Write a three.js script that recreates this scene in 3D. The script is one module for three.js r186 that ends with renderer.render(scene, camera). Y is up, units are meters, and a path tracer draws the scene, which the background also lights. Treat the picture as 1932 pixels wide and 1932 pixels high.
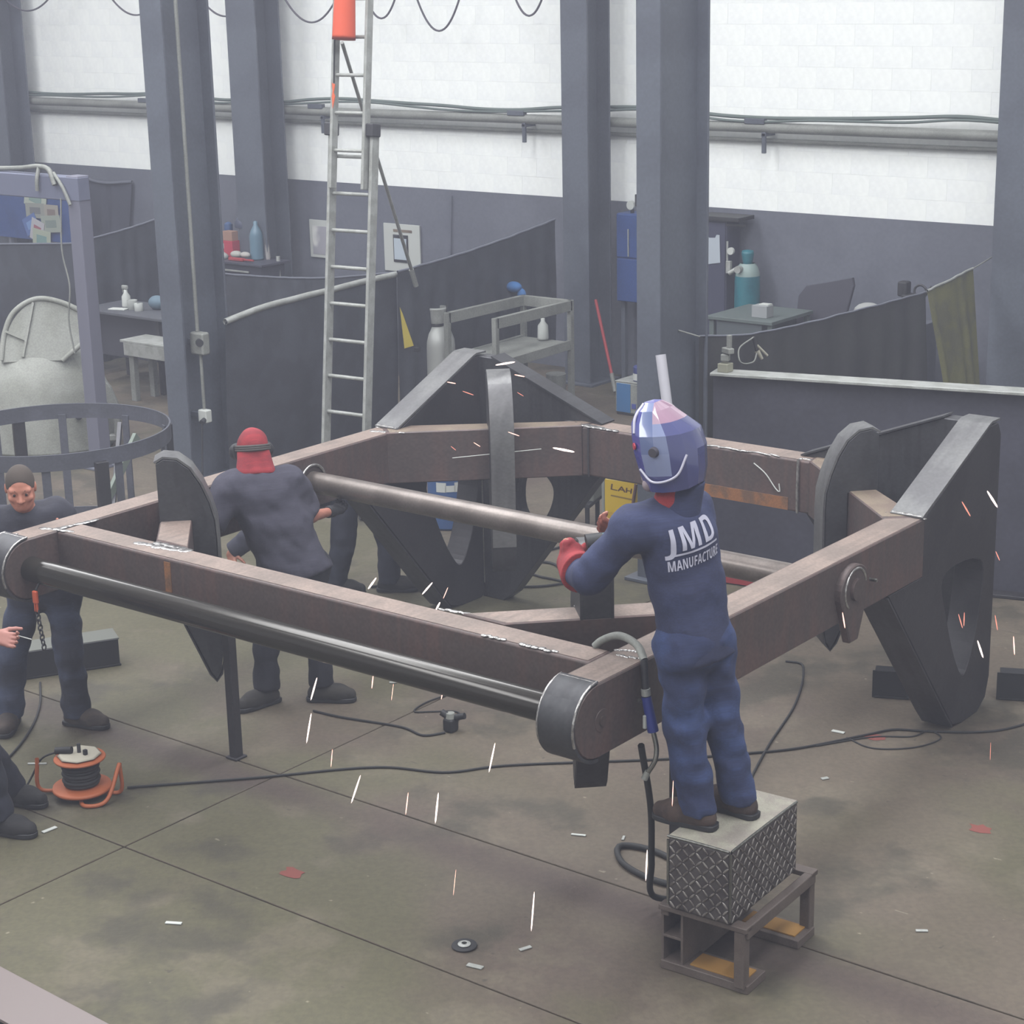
import * as THREE from 'three';
import { RoundedBoxGeometry } from 'three/addons/geometries/RoundedBoxGeometry.js';
import { mergeGeometries, mergeVertices, toCreasedNormals } from 'three/addons/utils/BufferGeometryUtils.js';
import { RectAreaLightUniformsLib } from 'three/addons/lights/RectAreaLightUniformsLib.js';

// ------------------------------------------------------------------ camera, lights, exposure
const scene = new THREE.Scene();
const D2R = Math.PI / 180;
const camera = new THREE.PerspectiveCamera(30.19, 1, 0.1, 200);
camera.position.set(0, 4.1, 0);
camera.rotation.set(-15.84 * D2R, 38.43 * D2R, -1.243 * D2R, 'YXZ');
scene.add(camera);
const renderer = new THREE.WebGLRenderer({ antialias: true });
renderer.toneMapping = THREE.LinearToneMapping;
renderer.toneMappingExposure = 1.22;
renderer.shadowMap.enabled = true;
RectAreaLightUniformsLib.init();
scene.background = new THREE.Color(0.75, 0.85, 1.0);
scene.fog = new THREE.FogExp2(new THREE.Color(0.80, 0.82, 0.97), 0.008);
const SKYLIGHT = 9, SKYCOL = new THREE.Color(0.97, 0.985, 1.0);
// roof lights: translucent panels let into the roof, each a glowing sheet with a light of its size just below it
const ROOF_Y = 8.6;
const roofPanels = [[-18, -8.2, 2.4, 9], [-12, -8.2, 2.4, 9], [-6, -8.2, 2.4, 9], [0, -5.5, 2.4, 9], [-12, 1.5, 2.4, 7], [-5, 3.0, 2.4, 6]];

// ------------------------------------------------------------------ helpers
let seed = 12345;
const rnd = (a = 1, b) => { seed = (seed * 1664525 + 1013904223) >>> 0; const r = seed / 4294967296; return b === undefined ? r * a : a + r * (b - a); };
const V = (x, y, z) => new THREE.Vector3(x, y, z);
const v3 = (a) => new THREE.Vector3(a[0], a[1], a[2]);
const used = {};
function numbered(name) { const k = used[name] = (used[name] ?? -1) + 1; return k ? name + '_' + String(k).padStart(3, '0') : name; }
function shade(o) { o.castShadow = true; o.receiveShadow = true; return o; }
function tag(o, label, category, group) { o.userData.label = label; o.userData.category = category; if (group) o.userData.group = group; return o; }
function thing(name, label, category, pos = [0, 0, 0], turn = 0, group) {
  const o = new THREE.Group(); o.name = numbered(name); scene.add(o);
  o.position.set(...pos); o.rotation.y = turn; o.updateMatrixWorld(true);
  return tag(o, label, category, group);
}
function uvBox(geo, s = 1) {                                   // uv in metres by each face's main direction
  const g = geo.index ? geo.toNonIndexed() : geo, p = g.attributes.position, n = p.count, uv = new Float32Array(n * 2);
  const a = V(), b = V(), c = V();
  for (let i = 0; i < n; i += 3) {
    a.fromBufferAttribute(p, i); b.fromBufferAttribute(p, i + 1); c.fromBufferAttribute(p, i + 2);
    const nx = Math.abs((b.y - a.y) * (c.z - a.z) - (b.z - a.z) * (c.y - a.y)), ny = Math.abs((b.z - a.z) * (c.x - a.x) - (b.x - a.x) * (c.z - a.z)), nz = Math.abs((b.x - a.x) * (c.y - a.y) - (b.y - a.y) * (c.x - a.x));
    [a, b, c].forEach((q, k) => { const u = nx >= ny && nx >= nz ? [q.z, q.y] : ny >= nz ? [q.x, q.z] : [q.x, q.y]; uv[(i + k) * 2] = u[0] * s; uv[(i + k) * 2 + 1] = u[1] * s; });
  }
  g.setAttribute('uv', new THREE.BufferAttribute(uv, 2));
  for (const k of Object.keys(g.attributes)) if (!['position', 'normal', 'uv', 'color'].includes(k)) g.deleteAttribute(k);
  return g;
}
function join(gs) {
  if (!Array.isArray(gs)) gs = [gs];
  const all = gs.flat(9).map((g) => uvBox(g));
  return all.length > 1 ? mergeGeometries(all) : all[0];
}
function part(parent, name, gs, mat, label, world) {            // one mesh; world = geometry is given in world coordinates
  const geo = join(gs);
  if (world) { parent.updateMatrixWorld(true); geo.applyMatrix4(parent.matrixWorld.clone().invert()); }
  const m = shade(new THREE.Mesh(geo, mat)); m.name = parent === scene ? numbered(name) : sub(parent, name); parent.add(m);
  if (label) m.userData.label = label;
  return m;
}
function sub(parent, name) { const c = parent.children.filter((k) => k.name.replace(/_\d\d\d$/, '') === name).length; return c ? name + '_' + String(c).padStart(3, '0') : name; }
const wpart = (parent, name, gs, mat, label) => part(parent, name, gs, mat, label, true);
function solo(name, gs, mat, label, category, group) {           // a thing that is one mesh, origin at its base centre
  const geo = join(gs); geo.computeBoundingBox(); const b = geo.boundingBox, c = [(b.min.x + b.max.x) / 2, b.min.y, (b.min.z + b.max.z) / 2];
  geo.translate(-c[0], -c[1], -c[2]);
  const m = shade(new THREE.Mesh(geo, mat)); m.name = numbered(name); m.position.set(...c); scene.add(m);
  return tag(m, label, category, group);
}
function struct(o) { o.userData.kind = 'structure'; return o; }
// boxes: centre, size, chamfer; turn about y
function bx(cx, cy, cz, w, h, d, r = 0.004, ry = 0, rx = 0, rz = 0) {
  const q = Math.min(r, w / 2.1, h / 2.1, d / 2.1);
  const g = r > 0 ? new RoundedBoxGeometry(w, h, d, 1, q) : new THREE.BoxGeometry(w, h, d);
  if (rx || ry || rz) g.applyMatrix4(new THREE.Matrix4().makeRotationFromEuler(new THREE.Euler(rx, ry, rz, 'YXZ')));
  return g.translate(cx, cy, cz);
}
function bx2(x0, x1, y0, y1, z0, z1, r = 0.004) { return bx((x0 + x1) / 2, (y0 + y1) / 2, (z0 + z1) / 2, Math.abs(x1 - x0), Math.abs(y1 - y0), Math.abs(z1 - z0), r); }
function aim(geo, a, b) {                                        // turn a geometry built along +y from 0 to 1 into a..b
  const d = b.clone().sub(a), m = new THREE.Matrix4().makeRotationFromQuaternion(new THREE.Quaternion().setFromUnitVectors(V(0, 1, 0), d.clone().normalize()));
  return geo.applyMatrix4(m).translate((a.x + b.x) / 2, (a.y + b.y) / 2, (a.z + b.z) / 2);
}
function cyl(a, b, r, r2 = r, n = 20, open = false) { a = v3(a); b = v3(b); return aim(new THREE.CylinderGeometry(r2, r, a.distanceTo(b), n, 1, open), a, b); }
function bar(a, b, w, d, up = [0, 1, 0], r = 0.002) {            // square bar from a to b; w across (perp to up), d along up
  a = v3(a); b = v3(b); const y = b.clone().sub(a), L = y.length(); y.normalize();
  let x = y.clone().cross(v3(up)); if (x.length() < 1e-4) x = V(1, 0, 0); x.normalize(); const z = x.clone().cross(y);
  const g = r > 0 ? new RoundedBoxGeometry(w, L, d, 1, Math.min(r, w / 2.2, d / 2.2)) : new THREE.BoxGeometry(w, L, d);
  return g.applyMatrix4(new THREE.Matrix4().makeBasis(x, y, z)).translate((a.x + b.x) / 2, (a.y + b.y) / 2, (a.z + b.z) / 2);
}
function tube(pts, r, n = 8, seg, closed = false) { const c = new THREE.CatmullRomCurve3(pts.map(v3), closed, 'centripetal'); return new THREE.TubeGeometry(c, seg ?? pts.length * 8, r, n, closed); }
function lathe(prof, n = 32) { return new THREE.LatheGeometry(prof.map((p) => new THREE.Vector2(p[0], p[1])), n); }
function ext(pts, depth, bevel = 0.003, holes = []) {            // polygon (or Shape) in xy extruded along +z
  const s = pts instanceof THREE.Shape ? pts : new THREE.Shape(pts.map((p) => new THREE.Vector2(p[0], p[1])));
  for (const h of holes) s.holes.push(h instanceof THREE.Path ? h : new THREE.Path(h.map((p) => new THREE.Vector2(p[0], p[1]))));
  return new THREE.ExtrudeGeometry(s, { depth, bevelEnabled: bevel > 0, bevelSize: bevel, bevelThickness: bevel, bevelOffset: -bevel, bevelSegments: 1, curveSegments: 10 });
}
function basis(geo, o, x, y, z) { return geo.applyMatrix4(new THREE.Matrix4().makeBasis(v3(x), v3(y), v3(z)).setPosition(...o)); }
function smoothPts(pts, n = 40, closed = true) { const c = new THREE.CatmullRomCurve3(pts.map((p) => V(p[0], p[1], 0)), closed, 'centripetal'); return c.getPoints(n).slice(0, closed ? -1 : undefined).map((p) => [p.x, p.y]); }
// a strip of plate that follows a profile line in the (u, v) plane; w across, t thick
function strip(prof, w, t) {
  const n = prof.length, g = [], N = [];
  for (let i = 0; i < n; i++) { const a = prof[Math.max(0, i - 1)], b = prof[Math.min(n - 1, i + 1)], dx = b[0] - a[0], dy = b[1] - a[1], l = Math.hypot(dx, dy) || 1; N.push([-dy / l, dx / l]); }
  const pos = [], quad = (a, b, c, d) => pos.push(...a, ...b, ...c, ...a, ...c, ...d);
  const P = (i, s, k) => [prof[i][0] + N[i][0] * t * s, prof[i][1] + N[i][1] * t * s, k * w / 2];
  for (let i = 0; i + 1 < n; i++) {
    quad(P(i, 1, -1), P(i, 1, 1), P(i + 1, 1, 1), P(i + 1, 1, -1)); quad(P(i, 0, 1), P(i, 0, -1), P(i + 1, 0, -1), P(i + 1, 0, 1));
    quad(P(i, 0, -1), P(i, 1, -1), P(i + 1, 1, -1), P(i + 1, 0, -1)); quad(P(i, 1, 1), P(i, 0, 1), P(i + 1, 0, 1), P(i + 1, 1, 1));
  }
  quad(P(0, 0, -1), P(0, 0, 1), P(0, 1, 1), P(0, 1, -1)); quad(P(n - 1, 0, 1), P(n - 1, 0, -1), P(n - 1, 1, -1), P(n - 1, 1, 1));
  const geo = new THREE.BufferGeometry(); geo.setAttribute('position', new THREE.Float32BufferAttribute(pos, 3)); geo.computeVertexNormals(); return toCreasedNormals(geo, 0.7);
}
// ---- noise and textures
const perm = new Uint8Array(512); { const p = [...Array(256).keys()]; for (let i = 255; i > 0; i--) { const j = Math.floor(rnd(i + 1)); [p[i], p[j]] = [p[j], p[i]]; } for (let i = 0; i < 512; i++) perm[i] = p[i & 255]; }
function vnoise(x, y, per) {                                      // tiling value noise
  let xi = Math.floor(x), yi = Math.floor(y); const fx = x - xi, fy = y - yi, u = fx * fx * (3 - 2 * fx), w = fy * fy * (3 - 2 * fy);
  const m = (k) => ((k % per) + per) % per, x0 = m(xi), x1 = m(xi + 1), y0 = m(yi), y1 = m(yi + 1);
  const h = (a, b) => perm[(perm[a & 255] + b) & 255] / 255;
  return (h(x0, y0) * (1 - u) + h(x1, y0) * u) * (1 - w) + (h(x0, y1) * (1 - u) + h(x1, y1) * u) * w;
}
function fbm(u, v, f, oct = 4, g = 0.5) { let s = 0, a = 1, t = 0; for (let i = 0; i < oct; i++) { s += a * vnoise(u * f, v * f, f); t += a; a *= g; f *= 2; } return s / t; }
function n3(x, y, z) {                                            // 3-d noise by layers
  const zi = Math.floor(z), f = z - zi, k = f * f * (3 - 2 * f);
  return vnoise(x + zi * 17.3, y + zi * 5.1, 251) * (1 - k) + vnoise(x + (zi + 1) * 17.3, y + (zi + 1) * 5.1, 251) * k;
}
const lin = (c) => c <= 0.04045 ? c / 12.92 : ((c + 0.055) / 1.055) ** 2.4;
function tex(size, rep, fn, srgb = true) {
  const d = new Uint8Array(size * size * 4);
  for (let j = 0; j < size; j++) for (let i = 0; i < size; i++) { const c = fn(i / size, j / size, i, j), k = (j * size + i) * 4; for (let q = 0; q < 3; q++) d[k + q] = Math.max(0, Math.min(255, c[q] ?? c[0])); d[k + 3] = 255; }
  const t = new THREE.DataTexture(d, size, size); t.wrapS = t.wrapT = THREE.RepeatWrapping; t.magFilter = THREE.LinearFilter; t.minFilter = THREE.LinearMipmapLinearFilter; t.generateMipmaps = true;
  t.repeat.set(rep, rep); if (srgb) t.colorSpace = THREE.SRGBColorSpace; t.needsUpdate = true; return t;
}
const mixc = (a, b, t) => a.map((x, i) => x + (b[i] - x) * t);
const sstep = (a, b, x) => { const t = Math.max(0, Math.min(1, (x - a) / (b - a))); return t * t * (3 - 2 * t); };
// ---- materials
const M = {};
const grimeBump = tex(256, 2.5, (u, v) => { const n = fbm(u, v, 16, 4); return [n * 255]; }, false);
const mat = (col, rough = 0.7, metal = 0, o = {}) => new THREE.MeshStandardMaterial({ color: new THREE.Color(col).multiplyScalar(0.66), roughness: rough, metalness: metal, side: THREE.DoubleSide, ...o });
function mottled(base, alt, { rep = 1, size = 256, f = 5, lo = 0.35, hi = 0.7, rough = 0.6, metal = 0, streak = 0, speck = 0.06, bump = 0.0006, dim = 0.81, o = {} } = {}) {
  const m = tex(size, rep, (u, v) => {
    const n = fbm(u, v, f, 5), s = streak ? fbm(u, v * 0.999, f, 2) * 0.4 + vnoise(u * 64, v * 3, 64) * 0.6 : n, g = vnoise(u * 128, v * 128, 128) - 0.5;
    return mixc(base, alt, sstep(lo, hi, n * (1 - streak) + s * streak)).map((c) => c * dim * (1 + g * speck * 2));
  });
  return new THREE.MeshStandardMaterial({ map: m, roughness: rough, metalness: metal, bumpMap: grimeBump, bumpScale: bump, side: THREE.DoubleSide, ...o });
}
// ------------------------------------------------------------------ materials
M.floor = new THREE.MeshStandardMaterial({ roughness: 0.72, side: THREE.DoubleSide, bumpMap: tex(512, 1.3, (u, v) => [fbm(u, v, 24, 4) * 200 + vnoise(u * 96, v * 96, 96) * 55], false), bumpScale: 0.0022,
  map: tex(2048, 1 / 12, (u, v) => {
    const a = fbm(u, v, 5, 4), b = fbm(u + 0.37, v + 0.11, 8, 5), c = fbm(u + 0.7, v + 0.2, 34, 4, 0.6), g = vnoise(u * 700, v * 700, 700) - 0.5;
    let k = mixc([99, 91, 82], [90, 88, 70], sstep(0.42, 0.58, a));
    k = mixc(k, [90, 79, 75], sstep(0.52, 0.68, b) * 0.8); k = mixc(k, [110, 104, 93], sstep(0.54, 0.75, c) * 0.6); k = mixc(k, [68, 65, 57], sstep(0.54, 0.74, fbm(u + 0.13, v + 0.57, 22, 5, 0.62)) * 0.75);
    const fl = vnoise(u * 420, v * 420, 420) * 0.62 + vnoise(u * 130 + 9, v * 130, 130) * 0.38; if (fl > 0.93) k = mixc(k, [160, 157, 146], 0.75); if (fl < 0.075) k = mixc(k, [58, 54, 49], 0.6);
    const bd = Math.exp(-(((v - 0.464) / 0.012) ** 2)) * (0.45 + 0.9 * (fbm(u, v, 14, 3) - 0.3)); k = mixc(k, [74, 62, 62], Math.max(0, Math.min(0.75, bd)));
    return k.map((x, i) => x * [0.88, 0.855, 0.81][i] * (1 + g * 0.13));
  }) });
M.white = mottled([238, 240, 237], [230, 232, 232], { dim: 1, rep: 0.4, f: 6, rough: 0.8, speck: 0.012, bump: 0.0008 });
M.dado = mottled([122, 125, 138], [114, 117, 130], { rep: 0.35, f: 7, rough: 0.55, speck: 0.03 });
M.column = mottled([102, 108, 120], [92, 97, 109], { rep: 0.5, f: 6, rough: 0.5, speck: 0.04 });
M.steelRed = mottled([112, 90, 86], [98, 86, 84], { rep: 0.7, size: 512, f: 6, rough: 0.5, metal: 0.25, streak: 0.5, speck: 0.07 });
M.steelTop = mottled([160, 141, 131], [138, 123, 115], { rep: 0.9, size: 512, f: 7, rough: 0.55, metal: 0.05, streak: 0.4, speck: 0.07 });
M.mill = mottled([84, 84, 88], [70, 69, 73], { rep: 0.8, f: 7, rough: 0.45, metal: 0.45, streak: 0.4, speck: 0.06 });
M.dark = mottled([66, 64, 68], [56, 54, 58], { rep: 0.8, f: 6, rough: 0.5, metal: 0.3, speck: 0.06 });
M.rust = mottled([158, 104, 62], [118, 88, 68], { rep: 2, f: 7, rough: 0.8, speck: 0.1 });
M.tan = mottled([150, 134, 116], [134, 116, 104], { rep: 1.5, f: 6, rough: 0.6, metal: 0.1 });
M.weld = mottled([226, 224, 222], [150, 146, 144], { rep: 9, f: 8, lo: 0.3, hi: 0.8, rough: 0.25, metal: 0.75, bump: 0.002 });
M.greySteel = mottled([128, 128, 128], [108, 107, 109], { rep: 0.8, f: 6, rough: 0.4, metal: 0.35, streak: 0.4 });
M.bright = mottled([172, 172, 166], [138, 138, 132], { rep: 1.5, f: 5, rough: 0.3, metal: 0.85, streak: 0.9, bump: 0.0002 });
M.tubeDark = new THREE.MeshStandardMaterial({ color: '#2e2b27', roughness: 0.17, metalness: 0.35, side: THREE.DoubleSide });
M.tubeBrown = mottled([140, 130, 124], [122, 112, 106], { rep: 1, f: 5, rough: 0.3, metal: 0.45, bump: 0 });
M.ring = mottled([104, 106, 118], [92, 94, 104], { rep: 0.8, f: 6, rough: 0.5, metal: 0.1 });
M.galv = mottled([196, 198, 194], [176, 178, 172], { rep: 2, f: 8, rough: 0.5, metal: 0.2 });
M.greyPaint = mottled([156, 158, 152], [140, 142, 136], { rep: 1, f: 6, rough: 0.6 });
M.curtain = mottled([70, 74, 84], [60, 63, 72], { rep: 1, f: 6, rough: 0.65, speck: 0.05 });
M.black = mat('#26262a', 0.6); M.rubber = mat('#2c2c2e', 0.75); M.ink = mat('#2a2620', 0.8);
M.paper = mat('#d8dbd6', 0.9); M.orange = mat('#c2683c', 0.55); M.yellow = mottled([196, 166, 36], [176, 146, 36], { rep: 2, f: 5, rough: 0.5 });
M.blue = mottled([52, 84, 150], [46, 76, 138], { rep: 1, f: 5, rough: 0.5 }); M.red = mat('#b23a40', 0.7); M.teal = mottled([44, 128, 142], [36, 112, 128], { rep: 2, f: 5, rough: 0.4 });
M.glow = new THREE.MeshStandardMaterial({ color: '#ffffff', emissive: new THREE.Color(1, 1, 1), emissiveIntensity: 1.5, roughness: 0.6 });

// ------------------------------------------------------------------ the hall
const X0 = -26, X1 = 6, Z0 = -16.2, Z1 = 7, TOP = 1.82;
{
  const floor = new THREE.Group(); floor.name = 'floor'; struct(floor); scene.add(floor);
  part(floor, 'base', bx2(X0, X1, -0.4, -0.02, Z0, Z1, 0), mat('#3c3a36', 0.9));
  const xs = [X0, -20.65, -16.05, -11.45, -6.85, -2.25, 2, X1], zs = [Z0, -15.2, -10.9, -6.58, -5.5, -1.2, 3, Z1];
  for (let i = 0; i + 1 < xs.length; i++) for (let j = 0; j + 1 < zs.length; j++)
    part(floor, 'slab', bx2(xs[i] + 0.005, xs[i + 1] - 0.005, -0.1, rnd(-0.0015, 0), zs[j] + 0.005, zs[j + 1] - 0.005, 0.006), M.floor);
  const wall = new THREE.Group(); wall.name = 'wall_back'; struct(wall); scene.add(wall);
  part(wall, 'dado', bx2(X0, X1, 0, TOP, Z0 - 0.3, Z0 + 0.05, 0), M.dado, 'dark grey painted lower wall');
  part(wall, 'core', bx2(X0, X1, TOP, 8.8, Z0 - 0.3, Z0 + 0.0475, 0), M.white);
  const bw = 0.392, bh = 0.196, shapes = [0, 1, 2].map((k) => uvBox(new RoundedBoxGeometry(bw - 0.0006, bh - 0.0008, 0.06, 1, 0.0005 + k * 0.0004))), rest = [];
  let n = 0;
  for (let r = 0; r < 12; r++) for (let c = 0; c < 41; c++) {
    const x = -6.5 - (c + (r % 2) * 0.5) * bw, y = TOP + bh * (r + 0.5), z = Z0 + 0.02 + rnd(-0.0006, 0.0006), k = Math.floor(rnd(3));
    if (r < 10 && c < 33 && n < 300) { const m = shade(new THREE.Mesh(shapes[k], M.white)); m.position.set(x, y, z); m.rotation.set(rnd(-0.003, 0.003), rnd(-0.001, 0.001), rnd(-0.0015, 0.0015)); m.name = n ? 'block_' + String(n).padStart(3, '0') : 'block'; wall.add(m); n++; }
    else rest.push(shapes[k].clone().translate(x, y, z));
  }
  const far = shade(new THREE.Mesh(mergeGeometries(rest), M.white)); far.name = 'block_far'; far.userData.kind = 'stuff'; wall.add(far);
  for (const [nm, b] of [['wall_left', [X0 - 0.3, X0, 0, 8.8, Z0, Z1]], ['wall_right', [X1, X1 + 0.3, 0, 8.8, Z0, Z1]], ['wall_front', [X0, X1, 0, 8.8, Z1, Z1 + 0.3]]]) { const w = part(scene, nm, bx2(...b, 0), M.white); struct(w); }
  const ceil = struct(part(scene, 'ceiling', bx2(X0, X1, ROOF_Y, ROOF_Y + 0.2, Z0, Z1, 0), M.white)); ceil.userData.kind = 'structure';
  let rl = 0;
  for (const [x, z, w, d] of roofPanels) {
    const t = thing('roof_light', `translucent roof light panel ${['farthest left', 'left of the tall ladder', 'above the rear of the welded chassis', 'above the right side', 'behind the camera on the left', 'behind the camera on the right'][rl++]}, out of view`, 'roof light', [x, ROOF_Y - 0.06, z], 0, 'roof light panels');
    part(t, 'panel', bx(0, 0.02, 0, w, 0.03, d, 0), M.glow);
    part(t, 'frame', [bx(-w / 2, 0.02, 0, 0.06, 0.08, d), bx(w / 2, 0.02, 0, 0.06, 0.08, d), bx(0, 0.02, -d / 2, w, 0.08, 0.06), bx(0, 0.02, d / 2, w, 0.08, 0.06)], M.galv);
    const l = new THREE.RectAreaLight(SKYCOL, SKYLIGHT, w, d); l.position.set(x, ROOF_Y - 0.09, z); l.rotation.x = -Math.PI / 2; scene.add(l);
  }
}
// steel columns: I sections, flanges across z
function column(x, z0, w, depth, y1, label, group) {
  const t = thing('steel_column', label, 'column', [x, 0, z0 - depth / 2], 0, group), f = 0.024;
  part(t, 'flange', bx(0, y1 / 2, depth / 2 - f / 2, w, y1, f, 0.006), M.column);
  part(t, 'flange', bx(0, y1 / 2, -depth / 2 + f / 2, w, y1, f, 0.006), M.column);
  part(t, 'web', bx(0, y1 / 2, 0, 0.016, y1, depth - 2 * f, 0), M.column);
  part(t, 'base_plate', bx(0, 0.0125, 0, w + 0.14, 0.025, depth + 0.12), M.column);
  return t;
}
const colL = column(-11.84, -10.45, 0.25, 0.52, ROOF_Y, 'free-standing blue-grey steel column with a junction box, left of the ladder');
const colR = column(-7.09, -10.45, 0.19, 0.6, ROOF_Y, 'free-standing blue-grey steel column behind the worker in the blue welding helmet');
[['blue-grey column on the back wall at the far left edge of the picture', -20.68, 0.46], ['blue-grey wall column left of the ladder, with a pale pole leaning beside it', -16.06, 0.46], ['blue-grey wall column behind the grey trolley', -11.4, 0.32], ['blue-grey wall column at the right edge beyond the yellow curtain', -6.67, 0.5]].forEach(([l, x, w]) => column(x, -15.5, w, 0.4, ROOF_Y, l));
// electrical fittings on the left free column
{
  const t = thing('junction_box', 'grey junction box with a round dark socket on the left column', 'junction box', [-11.68, 1.1, -10.6]);
  wpart(t, 'case', bx(-11.68, 1.20, -10.60, 0.16, 0.19, 0.09, 0.02), M.greyPaint); wpart(t, 'bracket', bx(-11.79, 1.20, -10.62, 0.09, 0.05, 0.04), M.column);
  wpart(t, 'socket', cyl([-11.635, 1.215, -10.56], [-11.62, 1.215, -10.545], 0.036, 0.03), M.black);
  wpart(t, 'conduit', cyl([-11.70, 1.3, -10.6], [-11.70, 5.6, -10.6], 0.016), M.greyPaint); wpart(t, 'conduit', cyl([-11.68, 0.64, -10.6], [-11.68, 1.1, -10.6], 0.014), M.greyPaint);
  const s = thing('wall_socket', 'small white power socket low on the left column', 'socket', [-11.66, 0.5, -10.59]);
  wpart(s, 'plate', bx(-11.665, 0.585, -10.59, 0.10, 0.11, 0.07, 0.012), M.paper); wpart(s, 'bracket', bx(-11.77, 0.585, -10.6, 0.12, 0.04, 0.04), M.column); wpart(s, 'plug', cyl([-11.64, 0.56, -10.56], [-11.635, 0.545, -10.52], 0.022), M.black);
  wpart(s, 'lead', tube([[-11.64, 0.55, -10.53], [-11.63, 0.3, -10.5], [-11.6, 0.012, -10.45]], 0.008), M.rubber);
}
// pipes and cables along the back wall
{
  const pipe = (y, z, r) => cyl([X0, y, z], [X1, y, z], r, r, 14);
  const t = thing('service_pipe', 'thick grey pipe on brackets along the white back wall', 'pipe', [-13, 2.63, -15.9]);
  wpart(t, 'pipe', pipe(2.63, -16.0, 0.05), M.greyPaint);
  for (let x = -24; x < 5; x += 2.9) { wpart(t, 'bracket', [bx(x, 2.565, -16.05, 0.05, 0.03, 0.18), bx(x, 2.49, -15.975, 0.04, 0.2, 0.03), bx(x - 0.1, 2.69, -15.98, 0.22, 0.05, 0.06)], M.column); }
  const t2 = thing('service_pipe', 'thin pale pipe below the thick grey pipe on the back wall', 'pipe', [-13, 2.5, -16.08]); wpart(t2, 'pipe', pipe(2.5, -16.1, 0.022), M.greyPaint);
  const pts = []; for (let i = 0; i <= 64; i++) pts.push([X0 + i * 0.5, 2.75 + 0.028 * Math.sin(i * 0.9) + rnd(-0.012, 0.012), -16.0]);
  solo('cable_bundle', [tube(pts, 0.02, 6, 260), tube(pts.map((p, i) => [p[0], p[1] - 0.028 + 0.012 * Math.sin(i * 1.7), p[2] + 0.03]), 0.014, 6, 260)], mat('#6e7a76', 0.7), 'sagging grey-green cables lying on top of the wall pipe', 'cable');
  // festoon cable in loops high on the wall
  const loops = [[-21.1, -19.3, 3.77], [-18.9, -17.4, 3.71], [-17.3, -15.9, 3.69], [-15.85, -14.62, 3.62], [-14.55, -13.83, 3.66], [-13.78, -12.98, 3.53], [-12.5, -11.85, 3.68]];
  loops.forEach(([a, b, y], i) => { const p = []; for (let k = 0; k <= 10; k++) { const s = k / 10 * 2 - 1; p.push([a + (b - a) * k / 10, y + s * s * 0.62, -15.8]); }
    solo('festoon_cable', tube(p, 0.011, 6, 40), mat('#5a5560', 0.7), ['loop of hanging cable nearest the left edge of the white wall', 'loop of hanging cable cut by the left side of the free column', 'loop of hanging cable between the left column and the wall column', 'loop of hanging cable just left of the tall ladder', 'loop of hanging cable just right of the ladder top', 'deepest loop of hanging cable, mid-wall right of the ladder', 'last loop of hanging cable, left of the right wall column'][i], 'cable', 'festoon cable loops'); });
  const c = solo('wall_conduit', [cyl([-10.31, 1.84, -16.12], [-10.31, 6.5, -16.12], 0.008, 0.008, 8), ...[2, 2.3, 2.6, 3.1, 3.6].map((y) => bx(-10.31, y, -16.12, 0.03, 0.02, 0.025))], M.greyPaint, 'thin vertical conduit with clips on the white wall right of the column', 'conduit');
}
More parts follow.
